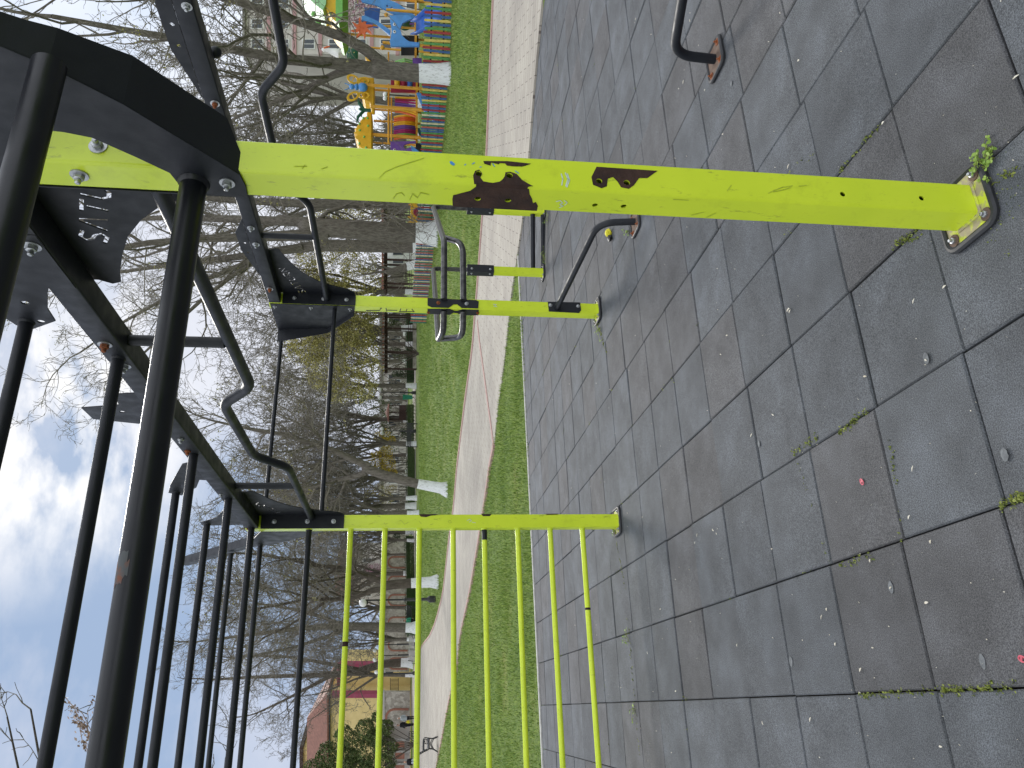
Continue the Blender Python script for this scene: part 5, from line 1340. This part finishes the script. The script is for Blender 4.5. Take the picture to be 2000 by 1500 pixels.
m = MB(); m.lathe((b.x, b.y, z0+.18), [(.20,0),(.28,h-.2),(.30,h-.16),(.26,h-.16),(.19,.05)], 18); obj('bucket', m, M['binG'], t)
m = MB(); m.lathe((b.x, b.y, z0-.02), [(.05,0),(.05,.25)], 10); obj('stand', m, M['castiron'], t)

def bench(label, base, yaw, w=1.7, slat='wood', ornate=True, group='benches along the park paths'):
    t = thing('park_bench', label, 'bench', base, group); R = Matrix.Rotation(yaw, 3, 'Z'); B = V(base)
    g_ = lambda x, y, z: B + R @ V((x, y, z))
    for i in range(6):
        m = MB(); m.beam(g_(-w/2, -.22+.085*i, .45), g_(w/2, -.22+.085*i, .45), .065, .03); obj('seat_slat', m, M[slat], t)
    for i in range(5):
        z = .56+.085*i; m = MB(); m.beam(g_(-w/2, .24+.05*i, z), g_(w/2, .24+.05*i, z), .028, .065); obj('back_slat', m, M[slat], t)
    for x in (-w/2+.06, w/2-.06):
        m = MB(); r = .026
        m.tube(fillet([g_(x,-.30,0), g_(x,-.20,.22), g_(x,-.25,.43), g_(x,.22,.42), g_(x,.28,.6), g_(x,.46,.98)], .1), r, 8)
        m.tube(fillet([g_(x,.36,0), g_(x,.22,.22), g_(x,.20,.42)], .1), r, 8)
        m.tube(fillet([g_(x,-.24,.43), g_(x,-.28,.64), g_(x,-.10,.66), g_(x,.30,.66)], .1), r*.9, 8)
        if ornate: m.tube(fillet([g_(x,-.20,.22), g_(x,.0,.34), g_(x,.22,.22)], .12), r*.8, 8); m.tube([g_(x,-.1+.1*cos(k*pi/5), .55+.07*sin(k*pi/5)) for k in range(11)], .014, 6)
        obj('end_frame', m, M['castiron'], t)
    return t
fa = atan2(FH.y, FH.x)-pi/2
bench('black cast iron bench nearest, at the edge of the wide path', hit(855, 1452), fa+2.0, 1.75, 'castiron')
bench('black cast iron bench behind the walking couple', place(800.5, 1436, 82), fa+2.1, 1.7, 'castiron')
bench('silver grey bench beside the leaning lawn tree on the far path', hit(808, 960), fa, 1.7, 'concrete', False)
bench('black bench in front of the far hedge', place(803, 850, 70), fa, 2.2, 'castiron', False)
bench('grey slatted bench at the path junction under the lamps', place(807, 1269, 64), fa, 2.1, 'concrete', False)
bench('black bench among the plants behind the straight lawn tree', place(803, 1203, 76), fa, 1.8, 'castiron', False)
b = place(812, 1275.5, 61); m = MB(); a = At(b); a.box(m, 799, 812.5, 1270.5, 1281, 0, .5); tag(obj('concrete_block', m, M['concrete'], bevel=.02), 'square concrete block in front of the grey slatted bench', 'concrete block')

# ------------------------------------------------------------------ people on the far path
def person(label, base, H, yaw, top, hair, seated=False, trousers='coat_black', bag=False, stride=.12, arms=(.0, .0)):
    t = thing('person', label, 'person', base); R = Matrix.Rotation(yaw, 3, 'Z'); B = V(base); k = H/1.7
    g_ = lambda x, y, z: B + R @ (V((x, y, z))*k)
    hipz = .90 if not seated else .47
    if not seated:
        legs = [[(.09,0,.90),(.10,-stride*.6,.50),(.10,-stride*.3,.09),(.10,-stride-.13,.03)], [(-.09,0,.90),(-.10,stride*.2,.48),(-.10,stride,.09),(-.10,stride-.12,.03)]]
    else:
        legs = [[(s*.09,0,.47),(s*.11,-.42,.50),(s*.11,-.44,.09),(s*.11,-.58,.03)] for s in (1, -1)]
    d = hipz-.90
    body = MB()
    body.tube([g_(0,0,.86+d), g_(0,0,1.0+d), g_(0,.01,1.2+d), g_(0,.01,1.36+d), g_(0,.01,1.43+d), g_(0,0,1.47+d), g_(0,-.02,1.53+d)], [.14*k,.145*k,.15*k,.17*k,.12*k,.055*k,.05*k], 14)
    for lg in legs: body.tube([g_(*q) for q in lg], [.085*k,.062*k,.04*k,.035*k], 10)
    for s, an in ((1, arms[0]), (-1, arms[1])):
        body.tube([g_(s*.17,.01,1.38+d), g_(s*.24,.02+an*.3,1.12+d), g_(s*.24,-.06-an,.90+d), g_(s*.24,-.08-an,.80+d)], [.052*k,.042*k,.032*k,.028*k], 8)
        for f in range(5): body.tube([g_(s*.24+.012*(f-2),-.08-an,.82+d), g_(s*.24+.014*(f-2),-.09-an,.73+d+.008*abs(f-2))], [.010*k,.007*k], 5)
    body.ball(g_(0,-.02,1.61+d), .105*k, 14, 10, (.8,.95,1.12)); body.tube([g_(0,-.12,1.61+d), g_(0,-.145,1.585+d), g_(0,-.12,1.575+d)], [.01*k,.016*k,.01*k], 6)
    bo = obj('body', body, M['skin'], t)
    hr = MB(); hr.ball(g_(0,.01,1.645+d), .112*k, 14, 9, (.86,.95,.98)); obj('hair', hr, M[hair], bo)
    ct = MB(); ct.tube([g_(0,0,.78+d if not seated else .84+d), g_(0,0,.95+d), g_(0,.01,1.18+d), g_(0,.01,1.37+d), g_(0,.01,1.45+d)], [.20*k,.185*k,.18*k,.19*k,.09*k], 14)
    for s, an in ((1, arms[0]), (-1, arms[1])): ct.tube([g_(s*.15,.01,1.40+d), g_(s*.24,.02+an*.3,1.12+d), g_(s*.24,-.06-an,.88+d)], [.075*k,.062*k,.05*k], 10)
    obj('jacket', ct, M[top], bo)
    tr = MB()
    for lg in legs: tr.tube([g_(*q) for q in lg[:3]], [.11*k,.078*k,.058*k], 10)
    obj('trousers', tr, M[trousers], bo)
    sh = MB()
    for lg in legs: sh.ball(g_((lg[2][0]), lg[2][1]-.06, .035), .075*k, 10, 6, (.65, 1.5, .55))
    obj('shoes', sh, M['blk'], bo)
    return t, g_
person('person with white hair in a pale blue grey top walking on the far path', place(800.5, 1402, 86), 1.70, fa+.2, 'coat_grey', 'hairw', arms=(.05, -.05))
_, g_ = person('person dressed all in black walking with a yellow bag', place(800, 1415.5, 87), 1.78, fa-.1, 'coat_black', 'hairb', arms=(-.05, .1))
m = MB(); c = g_(.34, -.06, .62); m.lathe(c, [(.13,-.16),(.17,-.10),(.15,.10),(.08,.17)], 10, (RH, FH*.5, EZ)); m.tube([c+V((0,0,.16)), c+V((0,0,.22))], .03, 6); tag(obj('shopping_bag', m, M['bag']), 'yellow shopping bag carried by the person in black', 'bag')
person('person in black sitting by the low wall at the left rim', place(803, 1488, 76), 1.65, fa+.6, 'coat_black', 'hairb', seated=True, trousers='coat_grey')
person('person in green sitting on the black bench among the plants', place(802, 1212, 76.0), 1.6, fa, 'binG', 'hairb', seated=True)

# ------------------------------------------------------------------ buildings and walls
def wbox(a, x0, x1, y0, y1, d, t): m = MB(); a.box(m, x0, x1, y0, y1, d, t); return m
b = place(797, 1400, 104); t = thing('yellow_building', 'yellow rendered building with raspberry corner bands and red tiled hip roof', 'building', b); a = At(b)
m = wbox(a, 645, 802, 1357, 1640, 0, 8); obj('wall', m, M['ochre'], t, smooth=False)
m = wbox(a, 660, 802, 1318, 1357, 3, 6); obj('wall', m, M['ochre'], t, smooth=False)
m = wbox(a, 648, 742, 1355.5, 1363, -.05, 1.2); obj('corner_band', m, M['pinkr'], t, smooth=False)
m = wbox(a, 658, 790, 1313, 1323, 2.9, 1); obj('corner_band', m, M['pinkr'], t, smooth=False)
m = wbox(a, 654, 660, 1313, 1357, 2.8, .5); obj('cornice', m, M['pinkr'], t, smooth=False)
m = wbox(a, 641, 645.5, 1352, 1645, -.5, 9); obj('gutter', m, M['castiron'], t, smooth=False)
m = MB(); r0 = [a.p(643,1350,-.7), a.p(643,1645,-.7), a.p(643,1645,9), a.p(643,1350,9)]; r1 = [a.p(594,1432,4.2), a.p(594,1560,4.2)]
m.add(r0+r1, [(0,1,5,4), (2,3,4,5), (1,2,5), (3,0,4)]); rf = obj('roof', m, M['roof'], t, smooth=False); sm = rf.modifiers.new('thick', 'SOLIDIFY'); sm.thickness = .2
m = MB(); a.bar(m, (594,1430), (594,1562), 1.6, 4.2, 8); a.bar(m, (643,1350), (594,1432), 1.3, 1.5, 8) if False else m.tube([a.p(643,1350,-.7), a.p(594,1432,4.2)], .16, 8); obj('ridge', m, M['apart'], rf)
f = wbox(a, 739, 758, 1326, 1338, 2.95, .06); w1 = obj('window', f, M['castiron'], t); obj('pane', wbox(a, 742, 767, 1328, 1336, 2.92, .02), M['glass'], w1)
rl = MB()
for i in range(9): a.bar(rl, (762, 1334+2.6*i), (778, 1334+2.6*i), .4, 1.2, 5)
a.bar(rl, (762,1332), (762,1357), .5, 1.2, 5); a.bar(rl, (778,1332), (778,1357), .5, 1.2, 5); obj('balustrade', rl, M['castiron'], t)
fr = wbox(a, 742, 768, 1325.5, 1335.5, 2.8, .1)
def arch(a, m, x_top, x_bot, yc, w_, band, d):
    R1, R2 = w_, w_-band; n = 12; o_ = [(x_bot, yc-R1)]+[(x_top+R1-R1*sin(pi*i/n), yc-R1*cos(pi*i/n)) for i in range(n+1)]+[(x_bot, yc+R1)]
    i_ = [(x_bot, yc+R2)]+[(x_top+R1-R2*sin(pi*i/n), yc+R2*cos(pi*i/n)) for i in range(n+1)]+[(x_bot, yc-R2)]
    a.plate(m, o_+i_, d, .14); return m
b = place(799, 1400, 97); t = thing('stone_wall', 'pale stone wall with one tall brick arch in front of the yellow building', 'wall', b); a = At(b)
obj('stonework', wbox(a, 750, 801, 1352, 1442, 0, .5), M['stone'], t, smooth=False)
obj('brick_arch', arch(a, MB(), 752, 798, 1402, 19, 4, -.1), M['brick'], t, smooth=False)
obj('coping', wbox(a, 748, 751.5, 1351, 1443, -.12, .7), M['kerb'], t, smooth=False)
b = place(797, 1180, 98); t = thing('arched_wall', 'long pale stone wall with a row of shallow brick arches behind the hedge', 'wall', b); a = At(b)
obj('stonework', wbox(a, 752, 799, 1045, 1312, 0, .5), M['stone'], t, smooth=False)
for yc in (1098, 1136, 1172, 1216, 1260, 1296): obj('brick_arch', arch(a, MB(), 757, 796, yc, 12, 3, -.1), M['brick'], t, smooth=False)
obj('coping', wbox(a, 750, 753, 1044, 1313, -.12, .7), M['kerb'], t, smooth=False)
b = place(799, 1480, 92); t = thing('pavilion', 'low pavilion with red panels between grey posts at the left rim', 'pavilion', b); a = At(b)
for y in (1444, 1466, 1490, 1515): obj('pavilion_post', wbox(a, 757, 801, y, y+4, 0, .3), M['concrete'], t)
obj('roof', wbox(a, 752, 758, 1440, 1540, -.4, 4), M['wood'], t)
for y in (1449, 1471, 1495): obj('panel', wbox(a, 772, 790, y, y+15, .4, .1), M['brick'], t)
obj('back_wall', wbox(a, 757, 801, 1442, 1540, 3, .3), M['apart'], t)
b = place(797, 1490, 122); t = thing('beige_house', 'beige house with flat eaves behind the yellow building', 'house', b); a = At(b)
obj('wall', wbox(a, 592, 800, 1462, 1700, 0, 9), M['ochre'], t, smooth=False); obj('eaves', wbox(a, 586, 592.5, 1456, 1705, -.6, 10), M['wood'], t, smooth=False)
for i, (y0, y1, x0) in enumerate(((1080, 1128, 655), (1128, 1182, 650))):
    b = place(797, (y0+y1)//2, 128+4*i); t = thing('house', ('far house with an orange tiled roof right of the young forked tree', 'far house with a red tiled roof behind the young forked tree')[i], 'house', b, 'far houses behind the stone wall'); a = At(b)
    obj('wall', wbox(a, 690, 800, y0, y1, 0, 8), M['apart'], t, smooth=False)
    m = MB(); m.add([a.p(690,y0-3,-.5), a.p(690,y1+3,-.5), a.p(690,y1+3,8.5), a.p(690,y0-3,8.5), a.p(x0,y0+10,4), a.p(x0,y1-10,4)], [(0,1,5,4),(2,3,4,5),(1,2,5),(3,0,4)]); obj('roof', m, M['roof'], t, smooth=False)
    for y in (y0+14, y0+32): w1 = obj('window', wbox(a, 708, 726, y-5, y+5, -.05, .1), M['wht'], t); obj('pane', wbox(a, 710, 724, y-3.5, y+3.5, -.08, .02), M['glass'], w1)
def block(label, base, x_top, x_bot, y0, y1, rows, cols, bands=True, dep=12, mat='apart'):
    t = thing('apartment_block', label, 'building', base, 'apartment blocks behind the park'); a = At(base)
    obj('wall', wbox(a, x_top, x_bot, y0, y1, 0, dep), M[mat], t, smooth=False); obj('roof', wbox(a, x_top-5, x_top-.5, y0-4, y1+4, -.4, dep+.8), M['concrete'], t, smooth=False)
    hx = (x_bot-x_top)/rows; wy = (y1-y0)/cols
    for r in range(rows):
        if bands: obj('band', wbox(a, x_top+hx*(r+.82), x_top+hx*(r+.97), y0-1, y1+1, -.08, .3), M['apart_pink'], t, smooth=False)
        for c in range(cols):
            x, y = x_top+hx*(r+.2), y0+wy*(c+.25)
            w1 = obj('window', wbox(a, x, x+hx*.5, y, y+wy*.5, -.06, .1), M['wht'], t, smooth=False); obj('pane', wbox(a, x+hx*.05, x+hx*.45, y+wy*.04, y+wy*.23, -.075, .02), M['glass'], w1, smooth=False); obj('pane', wbox(a, x+hx*.05, x+hx*.45, y+wy*.27, y+wy*.46, -.075, .02), M['glass'], w1, smooth=False)
block('pale apartment block with pinkish bands behind the blue slide tower', place(830, 40, 72), 480, 832, -130, 106, 7, 6)
block('low pale building beyond the long pergola', place(800, 720, 120), 746, 800, 600, 842, 1, 6, False, 10)
block('low white building behind the yellow flowering shrubs', place(797, 880, 115), 746, 798, 840, 1030, 1, 5, False, 10)
b = place(806, 507, 72); t = thing('white_kiosk', 'white round-topped kiosk behind the dark pergola', 'kiosk', b); a = At(b)
m = MB(); r = 20*a.s; m.lathe((b.x, b.y, b.z), [(r,0),(r,1.9),(r*.93,2.5),(r*.7,3.0),(r*.35,3.25),(1e-4,3.3)], 18); kk = obj('shell', m, M['wht'], t)
for y in (497, 513): obj('window', wbox(a, 768, 788, y-4, y+4, -r-.02, .05), M['glass'], kk)
fnc = thing('railing_fence', 'dark metal railing in front of the low white building', 'fence', place(799, 930, 100)); a = At(place(799, 930, 100))
for i in range(40):
    m = MB(); a.bar(m, (778, 845+4.5*i), (799, 845+4.5*i), .35, 0, 4); obj('railing_bar', m, M['castiron'], fnc)
m = MB(); a.bar(m, (779, 843), (779, 1022), .5, 0, 5); obj('rail', m, M['castiron'], fnc)

# ------------------------------------------------------------------ small things on the rubber tiles
def weed(label, x, y, n, spread, h, seed):
    rng = random.Random(seed); b = on_z(x, y); t = thing('weed', label, 'weed', b, 'weeds growing in the tile joints'); m = MB(); st = MB()
    for _ in range(n):
        e = b + V((rng.gauss(0, spread), rng.gauss(0, spread*.6), rng.uniform(.012, h))); g = b+V((rng.gauss(0,spread*.6), rng.gauss(0,spread*.4), 0))
        st.tube([g, (g+e)/2+V((0,0,.012)), e], .0011, 4, cap=False)
        for _ in range(4):
            a_ = V((rng.gauss(0,1), rng.gauss(0,1), .35*rng.gauss(0,1))).normalized(); c_ = V((-a_.y, a_.x, rng.gauss(0,.3))).normalized(); s_ = rng.uniform(.004, .0085); p = e+a_*s_*1.1
            m.add([p-a_*s_, p-a_*s_*.2+c_*s_*.7, p+a_*s_*.6+c_*s_*.5, p+a_*s_, p+a_*s_*.6-c_*s_*.5, p-a_*s_*.2-c_*s_*.7], [(0,1,2,3,4,5)])
    obj('stem', st, M['moss'], t); obj('leaves', m, M['weed'], t, smooth=False)
weed('light green weed with small round leaves at the corner of the nearest base plate', 1925, 318, 16, .020, .035, 1)
weed('light green weed in the joint right beside the nearest base plate', 1938, 296, 14, .019, .032, 2)
weed('yellowish green weed trailing below the nearest base plate', 1930, 350, 7, .014, .025, 3)
weed('small weed at the foot of the middle ladder post', 1207, 1032, 14, .05, .05, 4)
weed('tiny weed in the joint left of the ladder post', 1228, 1245, 12, .04, .05, 5)
weed('bright weed in the joint under the lowest ladder rung', 1240, 1388, 10, .035, .05, 6)
weed('small weed beside the curved bar foot plate', 1229, 455, 10, .03, .05, 7)
weed('weeds around the foot of the middle short post', 1066, 505, 16, .09, .07, 8)
weed('tuft of weed at the foot of the far lime post with the black scrawl', 1172, 640, 16, .07, .05, 9)
weed('weed at the foot of the right short post', 1070, 428, 12, .08, .07, 10)
# moss in the joints
rng = random.Random(8); ms = MB()
def moss_line(p, q, n, sp=.008):
    a_, c_ = on_z(*p), on_z(*q)
    for _ in range(n):
        e = a_.lerp(c_, rng.random())+V((rng.gauss(0,sp), rng.gauss(0,sp), rng.uniform(-.003,.006)))
        for _ in range(3): leaf(ms, e+V((rng.gauss(0,.004), rng.gauss(0,.004), 0)), rng.uniform(.003,.008), rng)
for p, q, n in (((1636,340),(1715,250),26), ((1692,803),(1640,850),60), ((1550,885),(1600,850),40), ((1640,1105),(1700,1085),40), ((1835,1352),(1980,1340),90), ((1680,1360),(1820,1350),60), ((1500,395),(1580,290),14), ((1745,480),(1800,450),40), ((1740,850),(1760,1050),24), ((1560,900),(1622,1100),20), ((1900,400),(1990,320),40), ((1170,640),(1185,690),60), ((1205,1060),(1222,1150),30), ((1225,1200),(1250,1480),50), ((1953,987),(2000,970),50), ((1080,600),(1110,560),20)):
    moss_line(p, q, n)
for _ in range(160):
    i = rng.randint(-12, 13); y = rng.uniform(-1, 8.4); x = -.419+.5*i; c = on_z(1500, 900)
    if rng.random() < .5: x, y = rng.uniform(-5, 6), .2135+.5*rng.randint(-2, 16)
    for _ in range(8): leaf(ms, V((x+rng.gauss(0,.012), y+rng.gauss(0,.03), rng.uniform(-.004,.003))), rng.uniform(.004,.008), rng)
for _ in range(120):
    q = on_z(rng.gauss(1960, 30), rng.gauss(400, 50)); leaf(ms, q+V((0,0,.001)), rng.uniform(.002,.005), rng)
tag(obj('moss', ms, M['moss'], smooth=False), 'yellow green moss in the joints of the rubber tiles', 'moss', kind='stuff')
# pale petals and husks
def petal(x, y, L_, w_, ang):
    b = on_z(x, y, .003); m = MB(); u = V((cos(ang), sin(ang), 0)); v = V((-u.y, u.x, 0)); n = 7; vs = []
    for i in range(n):
        f = i/(n-1); ww = w_*sin(pi*(.08+.84*f))/2; z = .0015+.004*sin(pi*f)*.6
        vs += [b+u*(L_*(f-.5))+v*ww+V((0,0,z)), b+u*(L_*(f-.5))+V((0,0,z+.0012)), b+u*(L_*(f-.5))-v*ww+V((0,0,z))]
    m.add(vs, [(3*i+j, 3*i+j+1, 3*i+j+4, 3*i+j+3) for i in range(n-1) for j in range(2)]); return obj('petal', m, M['petal'])
PX = [(1524,25),(1412,262),(1541,603),(1785,588),(1539,606),(1809,703),(1818,1058),(1783,915),(1740,1148),(1810,1177),(1838,1458),(1583,1405),(1508,1072),(1362,1045),(1490,1412),(1440,1260),(1632,1258),(1605,1205),(1681,1308),(1650,1520),(1776,1010),(1700,1095),(1265,1275),(1358,1060),(1393,1035),(1400,1042),(1468,850),(1408,692),(1543,608),(1420,655),(1348,40),(1242,37),(1272,67),(1335,160),(1560,118),(1540,325),(1377,176),(1326,173),(1312,1470),(1348,1575),(1290,1190),(1845,560),(1510,810),(1690,735),(1615,1190),(1705,1265),(1255,1010),(1320,1350),(1725,240),(1985,150)]
for i, (x, y) in enumerate(PX):
    o = petal(x, y, rng.uniform(.012, .026), rng.uniform(.005, .010), rng.uniform(0, pi)); tag(o, 'small pale dry petal lying on the dark rubber tiles', 'petal', 'pale petals scattered over the rubber tiles')
sp_ = MB()
for _ in range(420):
    r = 1.6*math.exp(rng.random()*1.75); az = YAW+rng.uniform(-.55, .55); leaf(sp_, V((CAM.x+r*sin(az), CAM.y+r*cos(az), .004)), rng.uniform(.002,.005)*(.6+.12*r), rng)
tag(obj('litter', sp_, M['petal'], smooth=False), 'tiny pale specks of plant litter on the rubber tiles', 'litter', kind='stuff')
# chewing gum and paint blobs trodden flat
gum = plain('trodden_gum', (.17,.18,.185), (.105,.11,.115), 60, .8, .2)
for x, y, rr, st in ((1809,700,.013,1.6), (1482,867,.011,1.4), (1962,888,.014,1.5), (1919,1292,.012,1.9), (1428,163,.012,1.3), (1740,1147,.014,1.6), (1545,1292,.016,1.4)):
    b = on_z(x, y, .0022); m = MB(); n = 16; m.prism([b+V((rr*st*cos(2*pi*i/n)*(1+.25*noise.noise(V((i*.9, x, 0)))), rr*sin(2*pi*i/n)*(1+.3*noise.noise(V((i*.7, y, 3)))), 0)) for i in range(n)], V((0,0,.0012)))
    tag(obj('gum_blob', m, gum, smooth=False), 'pale grey trodden blob stuck to a rubber tile', 'gum blob', 'pale blobs stuck to the tiles')
for i, (x, y, an) in enumerate(((1683, 941, .5), (1996, 1287, 1.2))):
    b = on_z(x, y, .004); m = MB(); u = V((cos(an), sin(an), 0)); v = V((-u.y, u.x, 0))
    ring_ = [b+u*(.013*cos(2*pi*k/16))+v*(.008*sin(2*pi*k/16)) for k in range(16)]; m.tube(ring_+[ring_[0]], .0022, 6, cap=False); m.beam(b-v*.007, b+v*.007, .003, .002); m.beam(b-v*.007+u*.005, b+v*.007+u*.005, .003, .002)
    tag(obj('pink_ring_pull', m, M['pinktag']), ('small pink ring tab lying alone in the middle of a tile', 'small pink ring tab at the very edge of the floor nearest the camera')[i], 'ring tab')
b = on_z(1195, 461); t = thing('crumpled_wrapper', 'crumpled yellow and black wrapper lying beside the curved leg bar', 'wrapper', b)
m = MB(); m.ball(b+V((.03,.0,.03)), .036, 10, 8, (1,.9,.8)); me = m; me.v = [tuple(V(q)+V((noise.noise(V(q)*40), noise.noise(V(q)*40+V((5,0,0))), 0))*.014) for q in me.v]; obj('foil', me, M['bag'], t, smooth=False)
m = MB(); m.ball(b+V((-.03,-.012,.024)), .03, 10, 8, (1,.9,.75)); m.v = [tuple(V(q)+V((noise.noise(V(q)*50), noise.noise(V(q)*50+V((5,0,0))), 0))*.014) for q in m.v]; obj('black_end', m, M['blk'], t, smooth=False)
